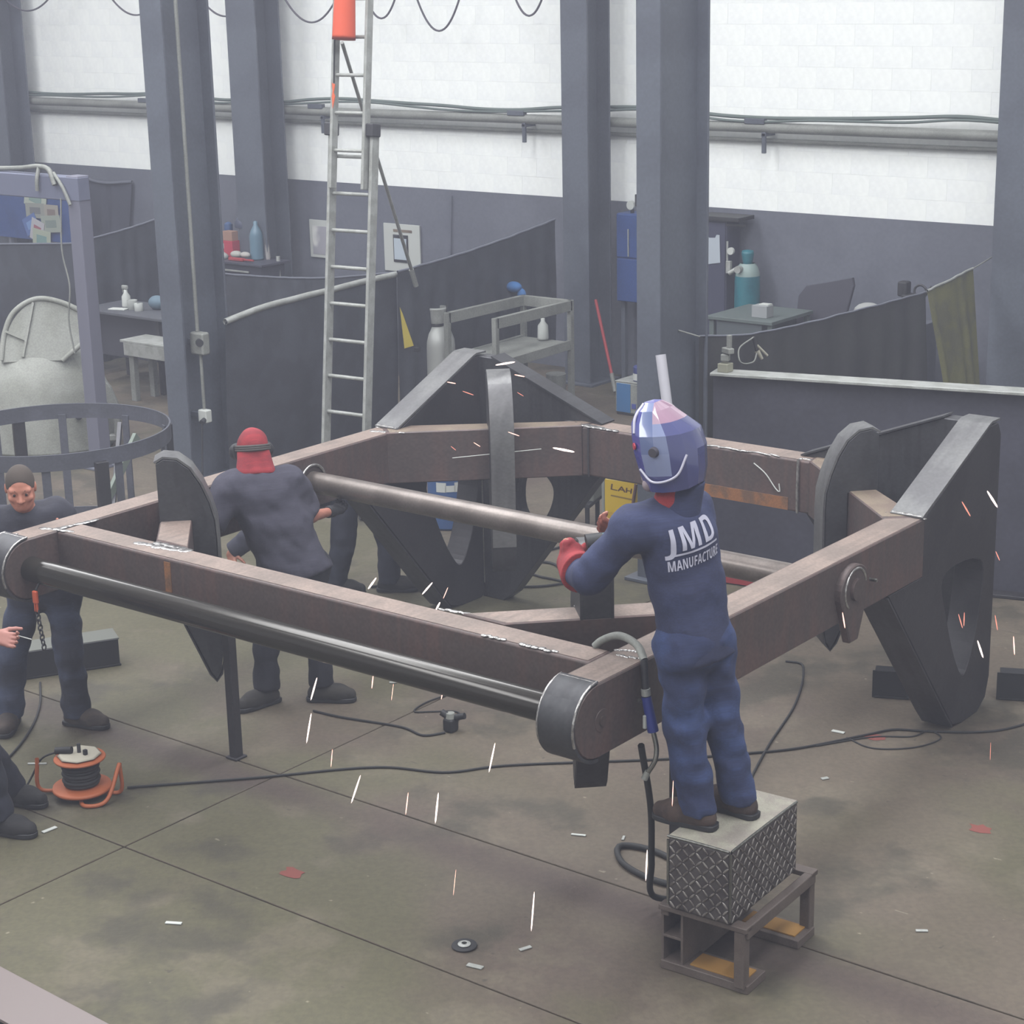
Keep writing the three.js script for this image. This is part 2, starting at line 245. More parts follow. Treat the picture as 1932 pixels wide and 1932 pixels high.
// ------------------------------------------------------------------ the big welded frame
const YT = 1.33, YB = 1.01, XL = [-8.01, -7.84], XR = [-4.38, -4.21], CX = -6.11;
const frame = thing('welded_chassis', 'large welded rusty brown steel frame standing across the workshop floor', 'chassis', [CX, 0, -7.8]);
{
  const mir = (p) => [2 * CX - p[0], p[1]];
  const flat = (poly, y0, y1, m, nm, label) => {                      // horizontal prism from an xz outline; top face in the lighter worn steel
    const g = ext(poly.map(([x, z]) => [x, -z]), y1 - y0, 0.006).rotateX(-Math.PI / 2).translate(0, y0, 0);
    return wpart(frame, nm, g, m, label);
  };
  // side beams: profile in z,y with a round nose in front
  const nose = []; for (let k = 0; k <= 12; k++) { const a = Math.PI / 2 + Math.PI * k / 12; nose.push([0.16 * Math.cos(a), 1.17 + 0.16 * Math.sin(a)]); }
  for (const [x0, x1, lb] of [[...XL, 'left'], [...XR, 'right']]) {
    const prof = [...nose.map(([a, y]) => [-5.83 - a * -1 * -1, y])];                          // a < 0 is forward (+z)
    const pts = nose.map(([a, y]) => [5.83 + a, y]); pts.push([8.75, YB], [8.75, YT]);
    const g = basis(ext(pts, x1 - x0, 0.006), [x0, 0, 0], [0, 0, -1], [0, 1, 0], [1, 0, 0]);
    wpart(frame, 'side_beam', g, M.steelRed);
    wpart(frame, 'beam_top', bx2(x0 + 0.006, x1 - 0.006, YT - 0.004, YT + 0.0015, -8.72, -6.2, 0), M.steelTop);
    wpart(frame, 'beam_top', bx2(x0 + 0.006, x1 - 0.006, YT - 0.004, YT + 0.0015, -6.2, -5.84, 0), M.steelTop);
    // the nose: rolled plate, its weld rims, boss and pin
    const arc = []; for (let k = 0; k <= 20; k++) { const a = Math.PI / 2 - Math.PI * k / 20; arc.push([0.162 * Math.cos(a), 0.162 * Math.sin(a)]); }
    wpart(frame, 'nose_plate', basis(strip(arc.reverse(), x1 - x0 + 0.012, -0.014), [(x0 + x1) / 2, 1.17, -5.83], [0, 0, 1], [0, 1, 0], [-1, 0, 0]), M.mill);
    for (const x of [x0 - 0.004, x1 + 0.004]) { const rim = []; for (let k = 0; k <= 14; k++) { const a = Math.PI / 2 - Math.PI * 0.62 * k / 14; rim.push([x, 1.17 + 0.172 * Math.sin(a), -5.83 + 0.172 * Math.cos(a)]); } wpart(frame, 'weld_bead', tube(rim, 0.006, 6, 40), M.weld); }
    wpart(frame, 'weld_bead', tube([[x0, YT + 0.01, -5.815], [x1, YT + 0.01, -5.815]], 0.006, 6, 8), M.weld);
    const o = lb === 'left' ? -1 : 1, xo = lb === 'left' ? x0 : x1;
    wpart(frame, 'boss', [cyl([xo, 1.165, -5.86], [xo + o * 0.008, 1.165, -5.86], 0.055, 0.05), cyl([xo, 1.165, -5.86], [xo + o * 0.014, 1.165, -5.86], 0.022)], M.steelRed);
    wpart(frame, 'lifting_pin', cyl([xo, 1.17, -6.12], [xo + o * 0.05, 1.17, -6.12], 0.008), M.bright);
    // pear-shaped plate round the end of the cross tube
    const pear = []; for (let k = 0; k <= 16; k++) { const a = -0.25 + (Math.PI + 0.5) * k / 16; pear.push([0.145 * Math.cos(a), 0.125 * Math.sin(a)]); } pear.push([-0.04, -0.27], [0.04, -0.27]);
    wpart(frame, 'tube_plate', basis(ext(pear, 0.035, 0.006), [xo + (o > 0 ? 0.002 : -0.037), 1.17, -7.94], [0, 0, -1], [0, 1, 0], [1, 0, 0]), M.steelRed);
    const ring = []; for (let k = 0; k <= 20; k++) { const a = 0.2 + Math.PI * 1.2 * k / 20; ring.push([xo + o * 0.042, 1.17 + 0.105 * Math.sin(a), -7.94 - 0.105 * Math.cos(a)]); }
    wpart(frame, 'weld_bead', tube(ring, 0.008, 6, 48), M.weld);
    const ring2 = ring.map(([x, y, z]) => [lb === 'left' ? x1 + 0.012 : x0 - 0.012, y, z]); wpart(frame, 'weld_bead', tube(ring2, 0.01, 6, 48), M.weld);
    wpart(frame, 'stub', cyl([xo, 1.17, -7.94], [xo + o * 0.06, 1.17, -7.94], 0.06, 0.055), M.steelRed);
    wpart(frame, 'lifting_pin', cyl([xo, 1.16, -8.15], [xo + o * 0.05, 1.16, -8.15], 0.009), M.bright);
  }
  // front and back beams
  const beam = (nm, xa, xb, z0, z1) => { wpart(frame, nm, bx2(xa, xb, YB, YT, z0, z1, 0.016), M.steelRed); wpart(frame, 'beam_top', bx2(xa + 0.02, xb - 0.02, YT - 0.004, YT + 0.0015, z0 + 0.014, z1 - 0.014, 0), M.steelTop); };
  beam('front_beam', XL[1], XR[0], -6.19, -6.02);
  beam('back_beam', -6.93, -5.27, -9.65, -9.46);
  // corner braces, both ends
  const ch = [[-7.84, -8.62], [-6.93, -9.46], [-6.89, -9.65], [-7.99, -8.74]], br = [[-7.25, -6.19], [-7.01, -6.19], [-7.84, -7.02], [-7.84, -6.78]];
  for (const [poly, nm] of [[ch, 'rear_corner_beam'], [ch.map(mir).reverse(), 'rear_corner_beam'], [br, 'front_corner_beam'], [br.map(mir).reverse(), 'front_corner_beam']]) {
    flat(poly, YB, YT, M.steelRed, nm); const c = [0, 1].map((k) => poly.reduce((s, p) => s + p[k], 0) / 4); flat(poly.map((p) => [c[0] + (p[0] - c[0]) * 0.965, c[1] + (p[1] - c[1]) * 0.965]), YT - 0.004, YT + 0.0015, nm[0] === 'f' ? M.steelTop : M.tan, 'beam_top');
  }
  wpart(frame, 'rust_patch', bx(-5.9, 1.055, -9.458, 0.95, 0.075, 0.004, 0), M.rust, 'orange rust along the lower edge');
  wpart(frame, 'rust_patch', bx(-6.98, 1.2, -6.0185, 0.045, 0.22, 0.003, 0), M.rust, 'orange rust stain');
  // lugs: two side plates and a curved cover strip, at the middle of each corner beam
  const body = [[-0.17, 0], [-0.17, 0.32], [-0.13, 0.345], [-0.06, 0.335], [0.0, 0.285], [0.05, 0.2], [0.09, 0.1], [0.115, 0], [0.12, -0.1], [0.12, -0.74], [0.1, -0.86], [0.075, -0.9], [0.05, -0.86], [-0.17, -0.33], [0, -0.33], [0, 0]];
  const cover = [[-0.175, 0.325], [-0.13, 0.35], [-0.06, 0.34], [0.004, 0.288], [0.055, 0.203], [0.095, 0.1], [0.12, 0], [0.125, -0.1], [0.125, -0.74]];
  const S = Math.SQRT1_2;
  for (const [px, pz, nx, nz, k] of [[-7.425, -6.605, S, -S, 'FL'], [-7.31, -9.115, 0.68, 0.733, 'BL'], [2 * CX + 7.385, -9.03, -0.68, 0.733, 'BR'], [2 * CX + 7.425, -6.605, -S, -S, 'FR']]) {
    const u = [nx, 0, nz], t = [-nz, 0, nx], off = (d) => [px + t[0] * d, YT, pz + t[2] * d], zax = t;
    const base = (g, d) => basis(g, off(d), u, [0, 1, 0], [u[1] * 0 - 0 * 1 ? 0 : -nz, 0, nx]);
    for (const d of [-0.075, 0.063]) wpart(frame, 'lug_plate', base(ext(body, 0.012, 0.002), d), M.mill);
    { const bp = new THREE.BoxGeometry(0.01, 0.32, 0.138).translate(-0.164, 0.16, 0); wpart(frame, 'lug_back', base(bp, 0), M.mill); }
    wpart(frame, 'lug_cover', base(strip(cover, 0.15, 0.012), 0), M.greySteel);
    wpart(frame, 'lug_cover', base(strip([[0.125, -0.74], [0.102, -0.87], [0.075, -0.91], [0.045, -0.87], [-0.175, -0.33]], 0.15, 0.008), 0), M.mill);
    const wl = []; for (let i = 0; i <= 5; i++) wl.push([px + t[0] * (-0.08 + i * 0.032) - u[0] * 0.005, YT + 0.008, pz + t[2] * (-0.08 + i * 0.032) - u[2] * 0.005]);
    wpart(frame, 'weld_bead', tube(wl, 0.008, 6, 20), M.weld);
  }
  // rear corner boxes: two perforated plates meeting at each outer corner, from the floor to a peak above the beams
  const round = (pts, n = 36) => smoothPts(pts, n);
  for (const s of [-1, 1]) {
    const xo = CX + s * 1.9, xin = s < 0 ? xo : xo - 0.17;                   // the side plate lies in line with the side beam
    const sideP = [[8.745, YT], [8.745, YB], [8.37, YB - 0.004], [9.12, 0.12], [9.2, 0.03], [9.32, 0.0], [9.52, 0.0], [9.62, 0.06], [9.66, 0.18], [9.66, 1.6], [9.62, 1.67], [9.5, 1.67]];
    const hole = round([[9.0, 0.93], [9.28, 0.965], [9.5, 0.89], [9.48, 0.62], [9.4, 0.4], [9.31, 0.29], [9.22, 0.38], [9.07, 0.68]]);
    wpart(frame, 'corner_plate', basis(ext(sideP, 0.17, 0.004, [hole]), [xin, 0, 0], [0, 0, -1], [0, 1, 0], [1, 0, 0]), M.dark);
    wpart(frame, 'corner_flange', basis(strip([[8.72, YT + 0.002], [9.5, 1.674], [9.53, 1.684], [9.63, 1.684]].map(([a, y]) => [a, y]), 0.185, 0.012), [xin + 0.085, 0, 0], [0, 0, -1], [0, 1, 0], [1, 0, 0]), M.greySteel);
    wpart(frame, 'corner_flange', basis(strip([[9.2, 0.02], [9.11, 0.115], [8.362, YB - 0.008]], 0.185, 0.01), [xin + 0.085, 0, 0], [0, 0, -1], [0, 1, 0], [1, 0, 0]), M.mill);
    // the plate across the back: a = distance from the outer corner towards the middle
    const backP = [[0.16, 0.0], [0.34, 0.0], [0.42, 0.06], [1.17, YB], [1.17, YT], [0.3, 1.67], [0.16, 1.67]], hz = round([[0.5, 0.9], [0.64, 0.965], [0.77, 0.86], [0.74, 0.7], [0.6, 0.55], [0.48, 0.66]]);
    const xa = s < 0 ? [1, 0, 0] : [-1, 0, 0], za = s < 0 ? [0, 0, 1] : [0, 0, -1];
    wpart(frame, 'corner_plate', basis(ext(backP, 0.1, 0.004, [hz]), [xo, 0, s < 0 ? -9.66 : -9.56], xa, [0, 1, 0], za), M.mill);
    wpart(frame, 'corner_flange', basis(strip([[0.29, 1.676], [1.18, YT + 0.004]], 0.14, 0.01), [xo, 0, -9.61], xa, [0, 1, 0], za), M.mill);
    wpart(frame, 'weld_bead', tube([[xo - s * 0.178, 0.1, -9.555], [xo - s * 0.178, 0.5, -9.553], [xo - s * 0.178, 0.98, -9.555]], 0.006, 6, 20), M.bright);
    wpart(frame, 'weld_bead', tube([[xin, YT + 0.012, -8.73], [xin + 0.17, YT + 0.012, -8.725]], 0.009, 6, 12), M.weld);
  }
  // cross tubes
  wpart(frame, 'cross_tube', cyl([XL[1], 1.17, -5.835], [XR[0], 1.17, -5.835], 0.066, 0.066, 32), M.tubeDark, 'bright-edged round tube along the front');
  wpart(frame, 'cross_tube', cyl([XL[1], 1.17, -7.94], [XR[0], 1.17, -7.94], 0.066, 0.066, 32), M.tubeBrown);
  // weld beads and ground patches on the top corners
  const bead = (x, z, l, a, w = 0.03, y = YT) => { const g = []; const n = 6; for (let i = 0; i < n; i++) { const k = (i + 0.5) / n - 0.5; g.push(new THREE.SphereGeometry(1, 8, 5).scale(l / n * rnd(0.5, 0.95), 0.006, w * rnd(0.4, 0.8)).rotateY(a + rnd(-0.3, 0.3)).translate(x + Math.cos(a) * l * k, y + 0.002, z - Math.sin(a) * l * k + rnd(-0.006, 0.006))); } wpart(frame, 'weld_bead', g, M.weld); };
  bead(-7.845, -6.03, 0.2, 0.2, 0.03); bead(-7.84, -6.15, 0.26, 1.4, 0.03); bead(-7.14, -6.13, 0.34, 0.1, 0.06); bead(-7.1, -6.17, 0.26, 0, 0.04); bead(-7.99, -5.84, 0.08, 0.2);
  bead(-4.66, -6.035, 0.2, 0, 0.02); bead(-4.9, -6.03, 0.12, 0, 0.018); bead(-4.33, -6.22, 0.1, 0.3, 0.014); bead(-4.28, -6.16, 0.12, 0.2, 0.014); bead(-5.25, -6.2, 0.2, 0.1, 0.02); bead(-7.84, -7.0, 0.16, 1.2, 0.02); bead(-7.845, -7.35, 0.14, 1.5, 0.02);
  bead(-7.86, -8.66, 0.22, 0.4, 0.03); bead(-7.93, -8.73, 0.16, 0, 0.02); bead(-6.93, -9.5, 0.32, -0.1, 0.05); bead(-6.8, -9.47, 0.3, 0, 0.03); bead(-5.3, -9.49, 0.14, 0, 0.02); bead(-4.36, -8.76, 0.16, 0.6, 0.03); bead(-4.26, -8.74, 0.14, 0, 0.02); bead(-6.0, -9.47, 0.5, 0, 0.012); bead(-5.7, -9.47, 0.4, 0, 0.01);
  wpart(frame, 'weld_bead', tube([[-5.36, YT + 0.004, -9.455], [-5.36, 1.16, -9.45], [-5.36, YB, -9.455]], 0.01, 6, 16), M.weld);
  wpart(frame, 'weld_bead', tube([[-6.87, YT, -9.45], [-6.87, 1.16, -9.447], [-6.87, YB, -9.45]], 0.007, 6, 16), M.mill);
  wpart(frame, 'chalk_mark', tube([[-5.66, 1.27, -9.455], [-5.58, 1.22, -9.453], [-5.5, 1.13, -9.453], [-5.48, 1.12, -9.453], [-5.485, 1.17, -9.454]], 0.004, 5, 24), M.paper);
  wpart(frame, 'chalk_mark', tube([[-7.5, 1.17, -8.86], [-7.1, 1.2, -9.26]], 0.003, 5, 8), M.paper);
}
// props under the frame
{
  const p = (x, z, w, y, l) => { const t = thing('prop_post', l, 'prop', [x, 0, z]); part(t, 'post', bx(0, y / 2, 0, w, y, w, 0.006), M.dark); part(t, 'foot', bx(0, 0.006, 0, w + 0.03, 0.012, w + 0.03), M.dark); };
  p(-7.2, -6.6, 0.055, 1.0, 'thin square prop post under the front left corner of the frame'); p(-4.3, -6.62, 0.1, 1.005, 'thick dark prop post under the right beam, behind the worker on the box');
}
// clutter on the frame: a grinder is held by the worker; a red bar lies on the floor beneath the tube
// ------------------------------------------------------------------ curtains
function cloth(top, bottom, amp, freq, seedv, slack = 0) {            // hanging sheet from a top line to bottom heights, with folds
  const c = new THREE.CatmullRomCurve3(top.map(v3)), n = 90, m = 26, pos = [], idx = [], b = new THREE.CatmullRomCurve3(bottom.map(v3));
  const dir = v3(top[top.length - 1]).sub(v3(top[0])), nr = V(-dir.z, 0, dir.x).normalize(), p = V(), q = V();
  for (let i = 0; i <= n; i++) { c.getPointAt(i / n, p); b.getPointAt(i / n, q);
    for (let j = 0; j <= m; j++) { const t = j / m, w = 0.25 + 0.75 * t, s = i / n;
      const f = amp * w * (Math.sin(s * freq * 6.283 + seedv + 1.2 * Math.sin(s * 9 + seedv)) * 0.6 + (vnoise(s * freq * 1.7 + seedv * 3, t * 2 + seedv, 251) - 0.5) * 1.3) + slack * Math.sin(t * 3.14) * Math.sin(s * 3.14);
      const r = p.clone().lerp(q, t).addScaledVector(nr, f); pos.push(r.x, r.y, r.z); } }
  for (let i = 0; i < n; i++) for (let j = 0; j < m; j++) { const k = i * (m + 1) + j; idx.push(k, k + 1, k + m + 1, k + 1, k + m + 2, k + m + 1); }
  const g = new THREE.BufferGeometry(); g.setAttribute('position', new THREE.Float32BufferAttribute(pos, 3)); g.setIndex(idx); g.computeVertexNormals();
  return g;
}
function curtain(label, top, bottom, o = {}) {
  const a = top[0], z = top[top.length - 1], t = thing('welding_curtain', label, 'curtain', [(a[0] + z[0]) / 2, 0, (a[2] + z[2]) / 2]);
  const g = cloth(top, bottom, o.amp ?? 0.05, o.freq ?? 7, o.seed ?? 1, o.slack ?? 0), pos = g.attributes.position;
  wpart(t, 'sheet', g, o.mat ?? M.curtain);
  const hem = []; for (let i = 0; i <= 90; i += 3) { const k = i * 27; hem.push([pos.getX(k), pos.getY(k) + 0.004, pos.getZ(k)]); }
  wpart(t, 'hem', tube(hem, o.hem ?? 0.012, 6, 90), o.hemMat ?? M.dado);
  if (o.rope) wpart(t, 'rope', tube(o.rope, 0.006, 5, 40), M.greyPaint);
  return t;
}
curtain('dark welding curtain with a pale slanting top edge behind the ladder', [[-11.55, 1.36, -10.78], [-11.55, 1.42, -11.3], [-11.55, 1.45, -12.1], [-11.56, 1.47, -12.93]], [[-11.6, 0.06, -10.75], [-11.62, 0.06, -11.4], [-11.6, 0.05, -12.1], [-11.58, 0.1, -12.9]], { amp: 0.035, freq: 3, seed: 2, slack: 0.08, hem: 0.028, hemMat: M.galv });
curtain('pleated dark curtain rising to a tall corner behind the gas cylinder', [[-11.5, 1.5, -12.9], [-11.52, 1.54, -13.7], [-11.55, 1.6, -14.5], [-11.55, 1.7, -15.36]], [[-11.5, 0.15, -12.85], [-11.55, 0.3, -13.7], [-11.55, 0.35, -14.5], [-11.55, 0.4, -15.36]], { amp: 0.045, freq: 8, seed: 5 });
curtain('low dark curtain across the booth below the red carton', [[-15.95, 0.89, -14.8], [-15.2, 0.91, -14.8], [-14.3, 0.965, -14.8], [-13.0, 1.14, -14.8]], [[-16.0, 0.05, -14.8], [-15.2, 0.05, -14.8], [-14.2, 0.05, -14.8], [-12.9, 0.06, -14.8]], { amp: 0.06, freq: 9, seed: 3 });
curtain('dark curtain with a rising right corner behind the table with the spray bottle', [[-16.2, 1.445, -13.1], [-16.2, 1.455, -13.3], [-16.2, 1.49, -13.7], [-16.2, 1.56, -14.22]], [[-16.2, 0.1, -13.1], [-16.2, 0.1, -13.3], [-16.2, 0.1, -13.5], [-16.2, 0.1, -14.2]], { amp: 0.03, freq: 5, seed: 7 });
curtain('wide dark curtain below the blue noticeboard at the left edge', [[-19.4, 1.2, -13.2], [-18.2, 1.26, -13.2], [-17.2, 1.33, -13.2], [-16.25, 1.4, -13.2]], [[-19.4, 0.1, -13.2], [-18.2, 0.1, -13.2], [-17.2, 0.1, -13.2], [-16.3, 0.1, -13.2]], { amp: 0.05, freq: 7, seed: 9 });
curtain('low dark sagging curtain behind the long steel plate', [[-7.0, 1.66, -10.95], [-7.0, 1.57, -11.6], [-7.0, 1.53, -12.3], [-7.0, 1.505, -13.1], [-7.0, 1.48, -14.42]], [[-7.0, 0.2, -10.95], [-7.0, 0.2, -11.6], [-7.0, 0.2, -12.3], [-7.0, 0.2, -13.1], [-6.9, 0.2, -14.4]], { amp: 0.05, freq: 9, seed: 4, rope: [[-7.08, 1.72, -10.8], [-7.0, 1.66, -10.95]], mat: mottled([66, 67, 68], [58, 58, 62], { rep: 0.8, f: 5, rough: 0.6 }), hem: 0.008 });
curtain('yellow-green translucent welding curtain at the right', [[-7.0, 1.485, -14.44], [-7.0, 1.52, -14.85], [-7.0, 1.56, -15.3]], [[-6.8, 0.25, -14.62], [-6.8, 0.25, -14.9], [-6.85, 0.25, -15.28]], { amp: 0.03, freq: 3, seed: 6, mat: mottled([126, 124, 80], [112, 110, 84], { rep: 1.4, f: 5, rough: 0.45 }), hemMat: M.galv, rope: [[-7.0, 1.56, -15.3], [-6.95, 1.66, -15.8]] });
// ------------------------------------------------------------------ ladder
{
  const b = V(-10.01, 0, -10.48), u = V(-0.03, 1, -0.135).normalize(), w = V(0.995, 0, -0.09).normalize(), nrm = w.clone().cross(u).normalize();
  const P = (s, h, o = 0) => { const q = b.clone().addScaledVector(u, h).addScaledVector(w, s).addScaledVector(nrm, o); return [q.x, q.y, q.z]; };
  const t = thing('extension_ladder', 'tall aluminium extension ladder standing in front of the curtains', 'ladder', [b.x, 0, b.z]);
  const up = [nrm.x, nrm.y, nrm.z];
  for (const s of [-0.2, 0.2]) wpart(t, 'rail', bar(P(s, 0.02), P(s, 3.02), 0.028, 0.09, up, 0.006), M.galv);
  for (const s of [-0.155, 0.155]) wpart(t, 'rail', bar(P(s, 2.55, 0.05), P(s, 5.6, 0.05), 0.026, 0.075, up, 0.006), M.galv);
  for (let h = 0.25; h < 2.95; h += 0.283) wpart(t, 'rung', cyl(P(-0.19, h), P(0.19, h), 0.015, 0.015, 10), M.galv);
  for (let h = 2.84; h < 5.5; h += 0.283) wpart(t, 'rung', cyl(P(-0.15, h, 0.05), P(0.15, h, 0.05), 0.014, 0.014, 10), M.galv);
  for (const s of [-0.2, 0.2]) { wpart(t, 'guide_bracket', bx(0, 0, 0, 0.07, 0.1, 0.11, 0.01).applyMatrix4(new THREE.Matrix4().makeBasis(w, u, nrm).setPosition(...P(s, 3.0, 0.02))), M.mill); wpart(t, 'foot', bx(0, 0, 0, 0.05, 0.05, 0.1, 0.01).applyMatrix4(new THREE.Matrix4().makeBasis(w, u, nrm).setPosition(...P(s, 0.027))), M.rubber); }
  const stay = thing('support_pole', 'long thin pole leaning beside the ladder down to the curtain', 'pole', [-11.3, 1.3, -12.7]);
  wpart(stay, 'pole', cyl([-11.42, 1.5, -13.0], [-10.2, 3.62, -10.9], 0.016, 0.014, 10), M.galv); wpart(stay, 'collar', cyl([-11.42, 1.36, -13.05], [-11.41, 1.52, -12.98], 0.024), M.greyPaint);
  const bag = thing('orange_bag', 'orange cloth tool bag hanging in the top of the ladder', 'bag', P(0.0, 3.72, 0.12));
  wpart(bag, 'body', [basis(lathe([[0, 0], [0.09, 0.0], [0.088, 0.03], [0.083, 0.2], [0.075, 0.45], [0.07, 0.6], [0, 0.62]], 20), P(-0.01, 3.66, 0.14), [w.x, w.y, w.z], [u.x, u.y, u.z], up)], mat('#ec5f3a', 0.75));
  const rib = thing('orange_ribbon', 'orange ribbon hanging from a dark strap on the ladder', 'ribbon', P(-0.09, 3.1, 0.1));
  wpart(rib, 'strap', cyl(P(-0.115, 3.66, 0.12), P(-0.11, 3.34, 0.12), 0.007), M.rubber);
  wpart(rib, 'ribbon', [basis(ext([[0.0, 0], [0.03, -0.01], [0.018, -0.07], [0.032, -0.1], [0.012, -0.19], [0.002, -0.1], [0.008, -0.06]], 0.006, 0), P(-0.125, 3.34, 0.12), [w.x, w.y, w.z], [u.x, u.y, u.z], up)], mat('#ef6f42', 0.8));
}
// ------------------------------------------------------------------ trolley and gas cylinder
{
  const t = thing('steel_trolley', 'grey steel trolley frame with a sheet shelf in front of the dark curtain', 'trolley', [-11.0, 0, -13.9]);
  const x0 = -11.27, x1 = -10.7, z0 = -14.45, z1 = -13.3, H = 1.09;
  for (const [x, z] of [[x0, z0], [x0, z1], [x1, z0], [x1, z1]]) wpart(t, 'leg', bx(x, H / 2, z, 0.05, H, 0.05, 0.004), M.greyPaint);
  for (const [a, b] of [[[x0, z0], [x0, z1]], [[x1, z0], [x1, z1]], [[x0, z0], [x1, z0]]]) wpart(t, 'top_rail', bar([a[0], H - 0.05, a[1]], [b[0], H - 0.05, b[1]], 0.05, 0.1, [0, 1, 0], 0.004), M.greyPaint);
  for (const [a, b] of [[[x0, z0], [x0, z1]], [[x1, z0], [x1, z1]], [[x0, z1], [x1, z1]]]) wpart(t, 'shelf_rail', bar([a[0], 0.66, a[1]], [b[0], 0.64, b[1]], 0.03, 0.09, [0, 1, 0], 0.004), M.greyPaint);
  wpart(t, 'shelf', bx2(x0, x1, 0.675, 0.685, z0, z1, 0.002), M.greyPaint);
  const c = thing('gas_cylinder', 'grey gas cylinder with a valve cap in front of the curtain', 'gas cylinder', [-11.5, 0, -13.42]);
  part(c, 'body', lathe([[0, 0], [0.15, 0.0], [0.165, 0.03], [0.165, 0.74], [0.16, 0.8], [0.135, 0.87], [0.09, 0.91], [0.06, 0.925], [0.055, 0.94]], 36), mat('#c6c8c4', 0.4, 0.15));
  part(c, 'neck_ring', lathe([[0.058, 0.925], [0.07, 0.93], [0.07, 0.955], [0.055, 0.96]], 28), M.mill);
  part(c, 'valve_guard', [lathe([[0.075, 0.955], [0.088, 1.0], [0.095, 1.075], [0.102, 1.085], [0.102, 1.105], [0.085, 1.105], [0.085, 1.0], [0.07, 0.955]], 28)], M.galv);
  part(c, 'valve', [cyl([0, 0.93, 0], [0, 1.06, 0], 0.02), cyl([0, 1.02, 0], [0.1, 1.03, -0.03], 0.014), bx(0.1, 1.1, -0.03, 0.01, 0.1, 0.01)], M.mill);
  const y = thing('yellow_tool', 'yellow blade-shaped tool leaning on the curtain left of the gas cylinder', 'tool', [-11.35, 0.55, -13.0]);
  wpart(y, 'blade', basis(ext([[0, 0], [0.09, 0.02], [0.02, 0.32], [0.0, 0.38]], 0.012, 0.002), [-11.46, 0.80, -12.9], [0.6, 0, -0.8], [-0.1, 1, 0], [0.8, 0, 0.6]), mat('#c9b440', 0.6)); wpart(y, 'grip', bx(-11.355, 0.79, -12.96, 0.05, 0.04, 0.05), M.black);
  const rod = thing('red_rod', 'thin red rod leaning against the wall left of the blue locker', 'rod', [-11.0, 0, -15.3]);
  wpart(rod, 'rod', cyl([-11.23, 0.88, -15.6], [-10.86, 0.2, -15.35], 0.016), M.red); wpart(rod, 'tip', cyl([-10.86, 0.2, -15.35], [-10.78, 0.03, -15.3], 0.022), M.greyPaint);
  const bag = solo('blue_cloth', [new THREE.SphereGeometry(0.09, 14, 10).scale(1, 0.6, 0.7).translate(-11.5, 1.13, -14.6), new THREE.SphereGeometry(0.05, 12, 8).scale(1, 1.2, 0.7).translate(-11.42, 1.06, -14.62)], mat('#3f78b8', 0.8), 'small blue cloth on the far corner of the trolley', 'cloth');
  const cans = [[-11.6, -14.9, 0.09], [-11.3, -15.0, 0.1], [-11.9, -15.0, 0.08]];
  cans.forEach(([x, z, r], i) => solo('paint_tin', [lathe([[0, 0], [r, 0], [r * 1.02, 0.01], [r, 0.02], [r, 0.2], [r * 1.03, 0.21], [r, 0.215], [0, 0.21]], 20).translate(x, 0, z)], i % 2 ? M.greyPaint : M.blue, ['blue tin on the floor under the far end of the trolley', 'grey tin on the floor under the trolley near the wall column', 'blue tin farthest left under the trolley'][i], 'tin'));
  solo('white_bottle', lathe([[0, 0], [0.05, 0], [0.055, 0.02], [0.05, 0.14], [0.02, 0.18], [0.02, 0.21], [0, 0.215]], 16).translate(-10.98, 0.69, -14.38), M.paper, 'white bottle at the far end of the trolley shelf', 'bottle');
}
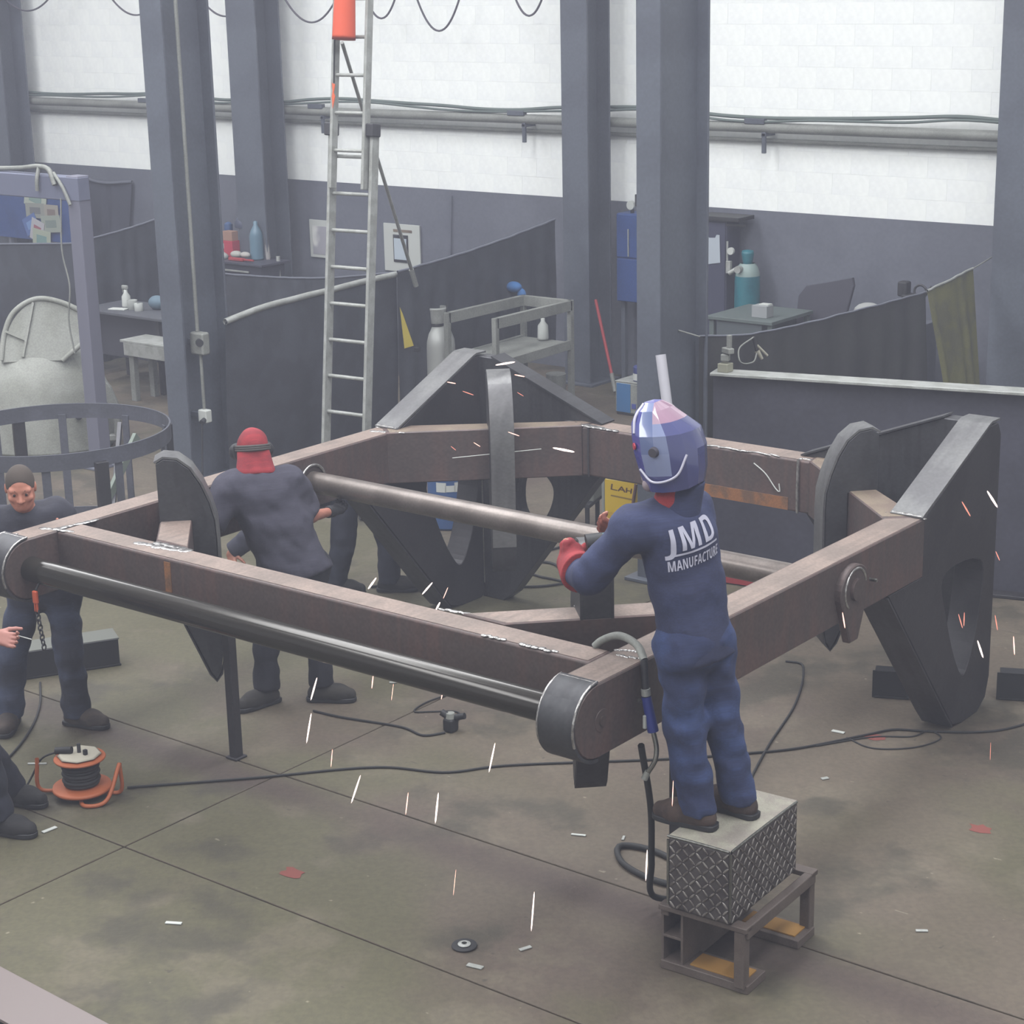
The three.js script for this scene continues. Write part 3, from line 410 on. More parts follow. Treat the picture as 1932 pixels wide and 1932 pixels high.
// ------------------------------------------------------------------ things on and along the back wall
{
  const L = thing('blue_locker', 'blue steel locker hung on the wall behind the right free column', 'locker', [-10.95, 0.85, -15.95]);
  wpart(L, 'case', bx2(-11.14, -10.7, 0.84, 1.74, -16.1, -15.85, 0.01), M.blue); wpart(L, 'door', [bx2(-11.13, -10.71, 1.3, 1.73, -15.85, -15.835, 0.004)], M.blue); wpart(L, 'door', [bx2(-11.13, -10.71, 0.85, 1.28, -15.85, -15.835, 0.004)], M.blue);
  wpart(L, 'latch', bx(-10.98, 1.45, -15.825, 0.012, 0.28, 0.015), M.galv);
  const cl = thing('wall_clock', 'small white gauge standing on top of the blue locker', 'gauge', [-11.0, 1.74, -15.95]); wpart(cl, 'dial', cyl([-11.0, 1.82, -15.93], [-11.0, 1.82, -15.89], 0.045), M.paper); wpart(cl, 'stem', [bx(-11.0, 1.765, -15.93, 0.03, 0.05, 0.03), bx(-10.93, 1.87, -15.93, 0.06, 0.12, 0.03)], M.mill);
  solo('locker_stand', [bx(-11.12, 0.42, -15.95, 0.05, 0.84, 0.05), bx(-10.75, 0.42, -15.95, 0.05, 0.84, 0.05)], M.column, 'pair of grey legs under the blue locker', 'stand');
  // white lamp tube and dark cabinet with a sheet of paper
  const tl = thing('white_tube', 'upright white tube on the wall beside the dark cabinet', 'tube', [-10.12, 0.95, -16.0]);
  wpart(tl, 'tube', cyl([-10.2, 1.0, -15.98], [-10.2, 1.7, -15.98], 0.035), M.paper); wpart(tl, 'cap', [cyl([-10.2, 1.7, -15.98], [-10.2, 1.74, -15.98], 0.037), cyl([-10.2, 0.94, -15.98], [-10.2, 1.0, -15.98], 0.037)], M.tan);
  const cb = thing('dark_cabinet', 'narrow dark blue cabinet on the wall with a sheet of paper on it', 'cabinet', [-9.95, 0, -15.95]);
  wpart(cb, 'case', bx2(-10.12, -9.83, 0.5, 1.74, -16.1, -15.85, 0.012), mat('#43455a', 0.55)); wpart(cb, 'door', bx2(-10.11, -9.84, 0.52, 1.72, -15.85, -15.838, 0.004), mat('#44465c', 0.5)); wpart(cb, 'hood', [bx(-9.92, 1.76, -15.95, 0.5, 0.04, 0.3), bx(-9.75, 1.7, -15.86, 0.24, 0.02, 0.03)], M.black);
  solo('paper_sheet', [basis(ext([[0, 0], [0.17, 0.03], [0.16, 0.3], [0.125, 0.3], [0.11, 0.27], [0.04, 0.265], [0.03, 0.28], [0, 0.275]], 0.002, 0), [-10.06, 1.3, -15.832], [1, 0, 0], [0, 1, 0], [0, 0, 1])], mat('#c3ccd6', 0.9), 'torn sheet of pale paper on the dark cabinet', 'paper');
  const g = thing('gas_cylinder', 'teal gas cylinder with a regulator standing against the back wall', 'gas cylinder', [-9.62, 0, -15.9]);
  part(g, 'body', lathe([[0, 0], [0.115, 0], [0.125, 0.03], [0.125, 1.16], [0.12, 1.24], [0.1, 1.3], [0.07, 1.335]], 30), M.teal); part(g, 'shoulder', lathe([[0.122, 1.19], [0.121, 1.24], [0.101, 1.302], [0.07, 1.337]], 30), mat('#9fb4b0', 0.5));
  part(g, 'cap', lathe([[0.045, 1.33], [0.05, 1.36], [0.062, 1.43], [0.055, 1.46], [0, 1.47]], 22), M.teal);
  part(g, 'regulator', [cyl([-0.05, 1.3, 0.08], [-0.14, 1.24, 0.12], 0.022), cyl([-0.02, 1.29, 0.1], [-0.02, 1.29, 0.16], 0.035), bx(-0.15, 1.3, 0.1, 0.05, 0.12, 0.04)], M.galv); part(g, 'gauge', cyl([-0.12, 1.46, 0.1], [-0.12, 1.46, 0.13], 0.035), M.paper); part(g, 'stem', cyl([-0.17, 1.34, 0.1], [-0.17, 1.55, 0.1], 0.01), M.galv);
  const tb = thing('work_table', 'grey-green steel work table below the teal cylinder', 'table', [-9.0, 0, -15.2]);
  wpart(tb, 'top', bx2(-9.36, -8.66, 0.985, 1.02, -15.5, -14.75, 0.006), mat('#66716f', 0.55)); for (const [x, z] of [[-9.32, -15.45], [-9.32, -14.8], [-8.7, -15.45], [-8.7, -14.8]]) wpart(tb, 'leg', bx(x, 0.49, z, 0.05, 0.985, 0.05), mat('#66716f', 0.55));
  wpart(tb, 'drawer', bx2(-9.26, -8.78, 0.84, 0.98, -15.4, -14.77, 0.006), mat('#5a6266', 0.55)); wpart(tb, 'rail', bx(-9.05, 0.83, -14.76, 0.4, 0.015, 0.02), M.galv);
  const bxk = thing('small_box', 'small pale cardboard box on the grey-green work table', 'box', [-8.88, 1.02, -14.95]); part(bxk, 'carton', bx(0, 0.055, 0, 0.16, 0.11, 0.12, 0.004), mat('#a7aaac', 0.8)); part(bxk, 'lid', bx(0.02, 0.115, -0.02, 0.1, 0.012, 0.08, 0.003), M.paper);
  const sc = thing('folded_screen', 'dark leaning screen behind the sagging curtain', 'screen', [-8.5, 0, -15.5]); wpart(sc, 'board', basis(ext([[0, 0], [0.5, 0], [0.62, 0.55], [0.6, 0.62], [0.1, 0.5], [0.02, 0.4]], 0.03, 0.006), [-8.9, 0.72, -15.6], [1, 0, 0.1], [0, 1, -0.1], [0, 0.1, 1]), mat('#454450', 0.7)); wpart(sc, 'stand', bx(-8.6, 0.36, -15.75, 0.3, 0.72, 0.05), M.black);
  solo('rag_heap', [new THREE.SphereGeometry(0.14, 14, 8).scale(1, 0.55, 0.8).translate(-8.1, 1.06, -15.52), new THREE.SphereGeometry(0.13, 14, 8).scale(1, 0.4, 0.8).translate(-8.1, 1.02, -15.48)], mat('#b9bab8', 0.9), 'pale grey and white bundle showing over the sagging curtain', 'rag');
  solo('shelf_rack', [bx(-7.85, 0.5, -15.55, 0.7, 1.0, 0.3)], M.dado, 'grey low rack behind the sagging curtain', 'rack');
  const vs = thing('bench_vice', 'dark bench vice on the rack beyond the sagging curtain', 'vice', [-7.72, 1.0, -15.6]); part(vs, 'base', [bx(0, 0.12, 0, 0.14, 0.24, 0.14, 0.02), bx(-0.07, 0.28, 0, 0.1, 0.14, 0.1, 0.02)], M.black); part(vs, 'screw', [new THREE.TorusGeometry(0.06, 0.012, 8, 18).translate(0.1, 0.27, 0.02), cyl([0.1, 0.2, 0], [0.2, 0.32, 0], 0.012)], M.mill); solo('white_rag', new THREE.SphereGeometry(0.09, 12, 8).scale(1, 0.7, 0.6).translate(-7.74, 1.055, -15.46), M.paper, 'small white rag in front of the bench vice', 'rag');
  // noticeboards
  const nb = thing('notice_panel', 'poster with a pale frame on the wall left of the ladder', 'poster', [-15.55, 0.9, -16.12]);
  const pic = tex(64, 1, (u, v) => { const n = fbm(u, v, 6, 3); return mixc([150, 148, 156], [206, 206, 202], sstep(0.35, 0.65, n)); });
  wpart(nb, 'frame', bx2(-15.74, -15.38, 0.93, 1.37, -16.14, -16.12, 0.003), M.paper); wpart(nb, 'picture', bx2(-15.69, -15.42, 0.97, 1.30, -16.12, -16.115, 0), new THREE.MeshStandardMaterial({ map: pic, roughness: 0.8 }));
  const wb = thing('white_board', 'white board with a clipboard on the wall right of the ladder', 'board', [-14.3, 0.9, -16.12]); wpart(wb, 'panel', bx2(-14.57, -14.03, 0.86, 1.4, -16.14, -16.12, 0.003), M.paper); wpart(wb, 'stripe', bx2(-14.42, -14.14, 1.31, 1.34, -16.12, -16.116, 0), M.tan);
  const cp = thing('clipboard', 'clipboard with pale blue paper on the white board', 'clipboard', [-14.28, 0.95, -16.1]); wpart(cp, 'backing', bx2(-14.42, -14.2, 0.97, 1.28, -16.118, -16.108, 0.003), M.mill); wpart(cp, 'paper', bx2(-14.405, -14.22, 1.0, 1.24, -16.108, -16.104, 0), mat('#cfdbe6', 0.9)); wpart(cp, 'clip', bx(-14.31, 1.265, -16.1, 0.08, 0.025, 0.015), M.black);
  solo('wall_wire', tube([[-13.55, 1.76, -16.13], [-13.58, 1.3, -16.13], [-13.6, 0.9, -16.13]], 0.008, 6, 12), M.dado, 'thin grey wire down the dark wall between white board and column', 'wire');
  const pl = thing('leaning_pole', 'pale weathered pole leaning beside the wall column', 'pole', [-15.95, 0, -15.5]); wpart(pl, 'pole', cyl([-15.75, 0.03, -15.5], [-15.96, 2.17, -15.55], 0.032, 0.026, 12), mottled([176, 172, 170], [110, 108, 110], { rep: 3, f: 6, rough: 0.8 }));
  solo('short_pole', cyl([-15.62, 0.02, -15.45], [-15.66, 1.02, -15.5], 0.024, 0.024, 12), M.galv, 'short pale pole standing next to the long leaning pole', 'pole');
  // welding set with a pile of things on it, by the left wall column
  const ws = thing('welding_cabinet', 'dark cabinet with clutter on it beside the left wall column', 'cabinet', [-16.18, 0, -15.5]); wpart(ws, 'case', bx2(-16.73, -15.63, 0.02, 0.94, -15.58, -15.2, 0.02), mat('#3f3f4e', 0.6)); wpart(ws, 'top', bx2(-16.78, -15.58, 0.94, 0.965, -15.63, -15.15, 0.004), mat('#4a4a58', 0.5)); wpart(ws, 'drawer_pull', bx(-16.08, 0.86, -15.19, 0.5, 0.02, 0.02), M.galv);
  const rb = thing('red_carton', 'red carton with white print standing on the dark cabinet', 'carton', [-16.38, 0.965, -15.4]);
  const cv = (w, h, f) => { const c = document.createElement('canvas'); c.width = w; c.height = h; const x = c.getContext('2d'); f(x, w, h); const t = new THREE.CanvasTexture(c); t.colorSpace = THREE.SRGBColorSpace; return t; };
  globalThis.canvasTex = cv;
  wpart(rb, 'carton', bx2(-16.52, -16.28, 0.97, 1.16, -15.5, -15.38, 0.004), mat('#c83a50', 0.6)); wpart(rb, 'print', [bx(-16.45, 1.1, -15.378, 0.06, 0.06, 0.004, 0.02), bx(-16.45, 1.03, -15.378, 0.05, 0.02, 0.004, 0)], M.paper, 'white print');
  solo('tan_carton', bx2(-16.46, -16.3, 1.16, 1.27, -15.5, -15.4, 0.004), mat('#b08a78', 0.8), 'tan carton stacked on the red carton', 'carton');
  solo('blue_can', [lathe([[0, 0], [0.05, 0], [0.05, 0.16], [0.03, 0.18], [0, 0.19]], 16).translate(-16.56, 1.16, -15.6), bx(-16.56, 1.06, -15.6, 0.16, 0.2, 0.14)], mat('#44618f', 0.6), 'blue can behind the red carton', 'can');
  solo('dark_helmet', [new THREE.SphereGeometry(0.12, 16, 10, 0, 6.3, 0, 1.8).translate(-16.28, 1.33, -15.6), bx(-16.28, 1.13, -15.6, 0.1, 0.3, 0.1)], mat('#4d5368', 0.5), 'dark dome on a stand behind the cartons', 'helmet');
  const bt = thing('blue_bottle', 'pale blue bottle beside the wall column', 'bottle', [-15.95, 0.965, -15.45]); part(bt, 'body', lathe([[0, 0], [0.075, 0], [0.08, 0.02], [0.08, 0.28], [0.06, 0.34], [0.025, 0.4], [0.025, 0.44], [0, 0.45]], 20), mat('#6f8fa2', 0.35));
  for (const [x, y, z, r, c, l] of [[-16.4, 0.99, -15.3, 0.09, '#b9bcb8', 'white crumpled cloth in front of the red carton'], [-16.2, 1.02, -15.36, 0.07, '#c3c2ba', 'pale cloth right of the red carton'], [-16.02, 1.03, -15.33, 0.06, '#c7c3bd', 'round pale lump at the right end of the clutter']]) solo('cloth', new THREE.SphereGeometry(r, 12, 8).scale(1.2, 0.6, 0.8).translate(x, y, z), mat(c, 0.9), l, 'cloth');
  solo('red_tool', [bx(-16.08, 0.985, -15.25, 0.24, 0.035, 0.06, 0.01), cyl([-15.96, 0.985, -15.25], [-15.8, 0.99, -15.24], 0.012)], M.red, 'flat red tool on the dark cabinet', 'tool');
  solo('white_ear', bx(-16.11, 1.5, -15.98, 0.05, 0.1, 0.03, 0.01), M.paper, 'tiny white tag on the wall above the cartons', 'tag');
  // blue noticeboard with papers, left edge
  const bb = thing('blue_noticeboard', 'blue noticeboard covered in papers at the left', 'noticeboard', [-19.6, 0.9, -15.25]); wpart(bb, 'panel', bx2(-20.6, -18.9, 0.96, 1.66, -15.3, -15.26, 0.006), M.blue); wpart(bb, 'post', bx(-20.3, 0.48, -15.3, 0.05, 0.96, 0.05), M.dado); wpart(bb, 'post', bx(-19.1, 0.48, -15.3, 0.05, 0.96, 0.05), M.dado);
  [[-19.5, 1.55, 0.34, 0.2, -0.25, '#c0c8b8', 'top pale paper, cut to a point'], [-19.52, 1.4, 0.3, 0.15, 0.02, '#a2a49c', 'grey photo print, second from the top'], [-19.2, 1.39, 0.22, 0.16, 0.0, '#b0a99e', 'brownish print right of the grey one'], [-19.22, 1.25, 0.3, 0.17, 0.08, '#aab2a6', 'pale green paper at the right edge'], [-19.62, 1.22, 0.22, 0.18, 0.4, '#5f7ab8', 'tilted blue leaflet'], [-19.5, 1.15, 0.2, 0.22, -0.3, '#c9c6cc', 'white and pink leaflet'], [-19.42, 1.04, 0.28, 0.2, -0.12, '#bcc4b0', 'lowest paper with a pale border']].forEach(([x, y, w, h, a, c, l], i) => { const t = thing('paper_sheet', 'pinned on the blue noticeboard: ' + l, 'paper', [x - 0.16, y - 0.06, -15.24]); part(t, 'sheet', bx(0, 0, i * 0.003, w * 1.25, h * 1.25, 0.003, 0, 0, 0, a), mat(c, 0.9)); part(t, 'image', bx(0, 0, i * 0.003 + 0.002, w * 0.7, h * 0.55, 0.002, 0, 0, 0, a), mat(['#8fa8a0', '#7a7c7e', '#8c7c74', '#8a9890', '#7fa0d8', '#b06a78', '#86a8a4'][i], 0.9)); });
  const sg = thing('dark_tarp', 'dark tarpaulin hanging on the grey wall right of the gantry post', 'tarpaulin', [-19.0, 0.95, -16.1]); wpart(sg, 'sheet', cloth([[-19.75, 1.66, -16.1], [-19.3, 1.62, -16.08], [-18.8, 1.64, -16.1]], [[-19.75, 0.9, -16.1], [-19.3, 0.9, -16.08], [-18.92, 1.0, -16.1]], 0.04, 3, 8), mat('#484a58', 0.8)); wpart(sg, 'fold', tube([[-19.75, 1.67, -16.1], [-19.3, 1.63, -16.05], [-18.8, 1.66, -16.1]], 0.02, 6, 20), M.dado);
}
// ------------------------------------------------------------------ gantry, table, bench at the left
{
  const t = thing('gantry_frame', 'grey-blue square post with a beam across the top, behind the pale hopper', 'gantry', [-12.95, 0, -10.42]);
  wpart(t, 'post', bx(-12.87, 1.27, -10.43, 0.15, 2.54, 0.13, 0.01), mat('#7c7c8c', 0.6)); wpart(t, 'base_plate', bx(-12.92, 0.01, -10.43, 0.26, 0.02, 0.24), M.dado);
  wpart(t, 'cross_beam', bx2(-16.2, -12.79, 2.33, 2.53, -10.49, -10.36, 0.01), mat('#767a90', 0.6));
  wpart(t, 'cable', tube([[-13.02, 2.35, -10.36], [-13.04, 1.9, -10.34], [-12.99, 1.6, -10.35], [-13.03, 1.3, -10.34], [-13.0, 1.02, -10.35]], 0.008, 6, 40), M.greyPaint);
  const r = thing('grey_cloth', 'strips of grey cloth lying over the gantry beam', 'cloth', [-13.2, 2.53, -10.42]); wpart(r, 'strip', [tube([[-14.0, 2.55, -10.4], [-13.6, 2.57, -10.42], [-13.3, 2.6, -10.38], [-13.12, 2.58, -10.34], [-13.05, 2.46, -10.33]], 0.022, 6, 30)], M.greyPaint); wpart(r, 'strip', tube([[-13.3, 2.6, -10.38], [-13.28, 2.5, -10.33], [-13.29, 2.4, -10.33]], 0.018, 6, 20), M.greyPaint); wpart(r, 'strip', tube([[-13.08, 2.56, -10.35], [-12.96, 2.44, -10.34], [-12.88, 2.3, -10.34]], 0.016, 6, 20), M.greyPaint);
  const tb = thing('work_table', 'dark low table with a spray bottle on it, left of the free column', 'table', [-15.4, 0, -13.1]); wpart(tb, 'top', bx2(-15.9, -14.6, 0.77, 0.8, -13.4, -12.75, 0.006), mat('#595b62', 0.5)); wpart(tb, 'skirt', bx2(-15.86, -14.65, 0.3, 0.77, -13.36, -12.9, 0.006), mat('#44444e', 0.6)); for (const [x, z] of [[-15.8, -12.8], [-15.8, -13.3], [-14.7, -12.8], [-14.7, -13.3]]) wpart(tb, 'leg', bx(x, 0.385, z, 0.05, 0.77, 0.05), M.dark);
  const sp = thing('spray_bottle', 'white spray bottle on the dark low table', 'bottle', [-15.47, 0.8, -13.05]); part(sp, 'body', lathe([[0, 0], [0.045, 0], [0.048, 0.02], [0.046, 0.12], [0.02, 0.16], [0.018, 0.19], [0, 0.19]], 18), M.paper); part(sp, 'trigger', [bx(-0.01, 0.215, 0, 0.08, 0.04, 0.03, 0.008), bx(-0.035, 0.18, 0, 0.012, 0.05, 0.02)], M.galv);
  solo('white_cup', lathe([[0, 0], [0.045, 0], [0.055, 0.1], [0.05, 0.1], [0.04, 0.008]], 18).translate(-15.32, 0.8, -13.0), M.paper, 'white cup right of the spray bottle', 'cup'); solo('white_roll', lathe([[0.02, 0], [0.045, 0], [0.045, 0.08], [0.02, 0.08]], 18).translate(-15.2, 0.8, -12.98), M.paper, 'small white roll right of the cup', 'roll'); solo('paper_scrap', bx(-15.45, 0.806, -12.92, 0.2, 0.012, 0.1, 0.004, 0.3), M.paper, 'flat white paper in front of the spray bottle', 'paper'); solo('blue_lump', new THREE.SphereGeometry(0.1, 16, 10).scale(1.1, 0.75, 0.8).translate(-15.1, 0.87, -13.15), mat('#6c8494', 0.7), 'grey-blue cloth bundle at the right of the dark table', 'cloth');
  const b = thing('steel_bench', 'pale-topped steel bench left of the free column', 'bench', [-14.4, 0, -12.5]); wpart(b, 'top', bx2(-14.85, -13.6, 0.6, 0.625, -12.75, -12.4, 0.004), M.galv); wpart(b, 'apron', bx2(-14.8, -13.6, 0.47, 0.6, -12.43, -12.4, 0.004), M.galv); for (const x of [-14.72, -13.7]) for (const z of [-12.45, -12.7]) wpart(b, 'leg', bx(x, 0.3, z, 0.07, 0.6, 0.06), M.greyPaint); wpart(b, 'back_rail', bx2(-14.6, -13.6, 0.74, 0.77, -13.0, -12.95, 0.004), M.galv); wpart(b, 'upright', bx(-14.0, 0.6, -12.97, 0.04, 0.3, 0.04), M.greyPaint);
  const cr = thing('steel_offcuts', 'short steel offcuts stacked on the floor by the free column', 'offcuts', [-12.9, 0, -11.6]); wpart(cr, 'plate', bx(-12.9, 0.03, -11.5, 0.5, 0.05, 0.2, 0.004, 0.5), M.greyPaint); wpart(cr, 'plate', bx(-12.85, 0.085, -11.55, 0.45, 0.05, 0.16, 0.004, 0.75), M.greyPaint); wpart(cr, 'plate', bx(-12.8, 0.05, -11.35, 0.4, 0.09, 0.1, 0.004, 0.3), M.mill);
}
// pale hopper casting
{
  const pale = mottled([180, 182, 174], [164, 166, 156], { rep: 1, f: 5, rough: 0.65 }), c = [-13.92, 0, -10.68];
  const h = thing('pale_hopper', 'large pale grey hopper with a fan-shaped chute on top, at the left edge', 'hopper', c, 0.735);
  part(h, 'body', lathe([[0, 0.02], [0.6, 0.0], [0.62, 0.04], [0.62, 0.3], [0.6, 0.55], [0.53, 0.72], [0.42, 0.87], [0.27, 0.96], [0.0, 0.99]], 48).scale(1, 1, 0.75), pale);
  const S = new THREE.Shape(); S.moveTo(-0.42, 0); S.quadraticCurveTo(-0.36, 0.36, -0.12, 0.46); S.quadraticCurveTo(0.1, 0.47, 0.34, 0.27); S.lineTo(0.36, 0.2); S.lineTo(0.08, -0.06); S.lineTo(-0.42, -0.06); S.closePath();
  const tilt = (g) => g.scale(1.08, 1.08, 1.08).rotateX(-0.3).translate(0.17, 0.9, 0.25);
  part(h, 'chute', tilt(ext(S, 0.03, 0.006)), pale);
  const rim = [[-0.42, -0.04], [-0.38, 0.2], [-0.3, 0.36], [-0.12, 0.46], [0.1, 0.42], [0.34, 0.27], [0.36, 0.2], [0.08, -0.06]];
  part(h, 'rim', tilt(tube(rim.map(([x, y]) => [x, y, 0.04]), 0.022, 8, 80)), pale); part(h, 'rib', tilt(bar([-0.24, -0.02, 0.045], [-0.14, 0.43, 0.045], 0.02, 0.035, [0, 0, 1])), pale); part(h, 'rib', tilt(bar([-0.38, 0.2, 0.045], [-0.21, 0.12, 0.045], 0.018, 0.03, [0, 0, 1])), pale);
  part(h, 'side_flange', [basis(ext([[0, 0], [0.26, 0], [0.27, 0.3], [0.2, 0.5], [0.06, 0.72], [0, 0.74]], 0.05, 0.01, [[[0.05, 0.06], [0.2, 0.06], [0.21, 0.28], [0.14, 0.38], [0.05, 0.3]]]), [0.44, 0.06, 0.1], [1, 0, 0], [0, 1, 0], [0, 0, 1])], M.greyPaint);
  part(h, 'bolt', cyl([0.36, 0.36, 0.38], [0.38, 0.36, 0.43], 0.03), M.mill);
}
// round cage of flat steel
{
  const c = [-10.93, 0, -8.45], R = 0.84, ring = M.ring, t = thing('ring_cage', 'round open cage of dark flat steel bars on short legs', 'steel ring', c);
  const ringG = (y, h, r) => { const g = []; const p = []; for (let i = 0; i <= 64; i++) { const a = i / 64 * Math.PI * 2; p.push([r * Math.cos(a), r * Math.sin(a)]); } const m = 0.012; const s = new THREE.Shape(p.map((q) => new THREE.Vector2(...q))); s.holes.push(new THREE.Path(p.map((q) => new THREE.Vector2(q[0] * (1 - m / r), q[1] * (1 - m / r))))); g.push(new THREE.ExtrudeGeometry(s, { depth: h, bevelEnabled: false }).rotateX(-Math.PI / 2).translate(0, y, 0)); return g; };
  part(t, 'top_band', ringG(0.885, 0.115, R), ring); part(t, 'bottom_band', ringG(0.1, 0.08, R), ring);
  for (let i = 0; i < 10; i++) { const a = i / 10 * Math.PI * 2 + 0.12; part(t, 'upright', bx((R - 0.02) * Math.cos(a), 0.5, (R - 0.02) * Math.sin(a), 0.06, 0.84, 0.012, 0.002, Math.PI / 2 - a), ring); }
  for (const a of [0.3, 1.9, 3.5, 5.1]) part(t, 'leg', bx((R + 0.02) * Math.cos(a), 0.46, (R + 0.02) * Math.sin(a), 0.09, 0.92, 0.05, 0.004, Math.PI / 2 - a), M.dark);
  part(t, 'brace', bar([0.4, 0.08, 0.2], [0.2, 0.85, -0.6], 0.03, 0.07), mat('#7f8a80', 0.6)); part(t, 'brace', bar([0.62, 0.1, 0.1], [-0.1, 0.88, -0.7], 0.03, 0.05), M.mill);
  const st = thing('yellow_stick', 'short pale yellow bar leaning inside the ring cage', 'bar', [-10.0, 0.1, -8.5]); wpart(st, 'bar', bar([-10.05, 0.28, -8.05], [-9.95, 0.66, -8.66], 0.045, 0.02), mat('#b9b878', 0.6));
}
// ------------------------------------------------------------------ long steel plate girder behind the frame, machines behind
{
  const a = V(-6.93, 0, -10.97), b = V(-3.9, 0, -11.78), d = b.clone().sub(a), L = d.length(), t = thing('plate_girder', 'long dark steel plate girder with a pale top edge, right of the column', 'girder', [a.x, 0, a.z], -Math.atan2(d.z, d.x));
  part(t, 'web', bx(L / 2, 0.7, -0.09, L, 1.38, 0.02, 0.004), mottled([78, 78, 92], [70, 70, 82], { rep: 0.4, f: 6, rough: 0.55 })); part(t, 'top_flange', bx(L / 2, 1.4, -0.08, L, 0.022, 0.17, 0.005), M.galv); part(t, 'bottom_flange', bx(L / 2, 0.012, -0.08, L, 0.024, 0.2, 0.005), M.dark);
  for (const x of [0.5, 1.6, 2.7]) part(t, 'stiffener', bx(x, 0.7, -0.15, 0.015, 1.36, 0.1, 0.002), M.dark);
  const v = thing('pipe_clamp', 'pale clamp block stacked on the left end of the plate girder', 'clamp', [-6.86, 1.411, -11.06]); part(v, 'base', bx(0, 0.03, 0, 0.08, 0.06, 0.08), mat('#a9a894', 0.7)); part(v, 'jaw', [bx(0.0, 0.1, 0, 0.06, 0.05, 0.05, 0.008, 0.3), bx(0.02, 0.15, 0, 0.09, 0.04, 0.05, 0.008, -0.4), bx(0.03, 0.21, 0, 0.03, 0.1, 0.03)], M.greyPaint);
  const tr = thing('welding_torch', 'small welding torch hanging on the sagging curtain rope', 'torch', [-6.93, 1.4, -11.62]); wpart(tr, 'handle', cyl([-6.95, 1.56, -11.58], [-6.93, 1.46, -11.6], 0.012), M.black); wpart(tr, 'nozzle', [cyl([-6.93, 1.46, -11.6], [-6.9, 1.4, -11.62], 0.02, 0.012), cyl([-6.93, 1.5, -11.6], [-6.88, 1.42, -11.66], 0.01)], mat('#c7c2b0', 0.4, 0.4)); wpart(tr, 'hose', tube([[-6.95, 1.56, -11.58], [-6.96, 1.5, -11.4], [-6.92, 1.42, -11.36], [-6.9, 1.4, -11.5], [-6.93, 1.45, -11.6]], 0.006, 6, 30), M.greyPaint);
  const p = thing('white_pipe', 'white plastic pipe leaning against the right free column', 'pipe', [-6.75, 0, -10.25]); wpart(p, 'pipe', [cyl([-6.56, 0.03, -10.2], [-6.93, 1.64, -10.36], 0.035, 0.035, 20)], mat('#cfcdd6', 0.5));
  // small blue machine behind the frame
  const m = thing('blue_machine', 'small blue and grey machine with a white-labelled can on it, left of the right column', 'machine', [-10.16, 0, -14.75]); part(m, 'case', bx(0, 0.17, 0, 0.26, 0.3, 0.3, 0.015), M.greyPaint); part(m, 'side_panel', bx(-0.03, 0.17, 0.152, 0.16, 0.28, 0.01, 0.004), mat('#3f74a8', 0.5)); part(m, 'badge', bx(0.09, 0.1, 0.155, 0.05, 0.05, 0.006), mat('#4a55a0', 0.5)); part(m, 'top', bx(0, 0.325, 0, 0.26, 0.012, 0.3, 0.004), M.galv); part(m, 'foot', bx(0, 0.012, 0, 0.24, 0.02, 0.28), M.dark);
  const k = thing('labelled_can', 'blue can with a white label on top of the small blue machine', 'can', [-10.07, 0.332, -14.71]); part(k, 'body', lathe([[0, 0], [0.07, 0], [0.07, 0.13], [0.06, 0.145], [0, 0.145]], 20), mat('#3c4684', 0.5)); part(k, 'label', lathe([[0.0715, 0.01], [0.0715, 0.075]], 20), M.paper);
  // yellow welding machine
  const w = thing('yellow_welding_machine', 'yellow welding machine lettered LAH under the back of the frame', 'welding machine', [-7.77, 0, -11.37], 0.13);
  const face = canvasTex(256, 512, (x, W, H) => { x.fillStyle = '#c0a01e'; x.fillRect(0, 0, W, H); x.fillStyle = '#b28f22'; x.fillRect(0, H * 0.55, W, H * 0.45); x.strokeStyle = '#4a2c14'; x.lineWidth = 9; x.lineCap = 'round'; x.lineJoin = 'round'; const ln = (...p) => { x.beginPath(); x.moveTo(p[0], p[1]); for (let i = 2; i < p.length; i += 2) x.lineTo(p[i], p[i + 1]); x.stroke(); }; ln(42, 34, 38, 78, 70, 82); ln(80, 84, 98, 46, 116, 88); ln(84, 72, 112, 74); ln(128, 52, 126, 88); ln(156, 54, 152, 92); ln(126, 72, 154, 74); x.strokeStyle = '#7d6420'; x.lineWidth = 14; ln(40, 134, 160, 148); });
  part(w, 'case', bx(0, 0.25, 0, 0.38, 0.46, 0.5, 0.012), mat('#b39a26', 0.5));
  const pm = shade(new THREE.Mesh(new THREE.PlaneGeometry(0.365, 0.445), new THREE.MeshStandardMaterial({ map: face, roughness: 0.5 }))); pm.name = 'side_sign'; pm.position.set(0, 0.25, 0.2525); w.add(pm); pm.userData.label = 'yellow side lettered LAH';
  part(w, 'front_panel', bx(-0.205, 0.26, 0, 0.03, 0.44, 0.48, 0.01), mat('#9a9d96', 0.5)); for (const [y, z] of [[0.4, 0.12], [0.3, 0.14], [0.24, 0.14], [0.18, 0.0]]) part(w, 'knob', cyl([-0.22, y, z], [-0.245, y, z], 0.022, 0.018, 14), M.black);
  for (const s of [-0.15, 0.15]) part(w, 'wheel', cyl([s, 0.04, 0.2], [s, 0.04, 0.24], 0.04, 0.04, 18), M.black); part(w, 'handle', tube([[0.1, 0.48, 0.18], [0.1, 0.56, 0.18], [-0.1, 0.56, 0.18], [-0.1, 0.48, 0.18]], 0.012, 8, 30), M.black);
  part(w, 'strap', tube([[0.08, 0.47, 0.262], [0.06, 0.3, 0.27], [0.08, 0.12, 0.268], [0.05, 0.02, 0.27]], 0.012, 6, 24), mat('#6e5048', 0.8));
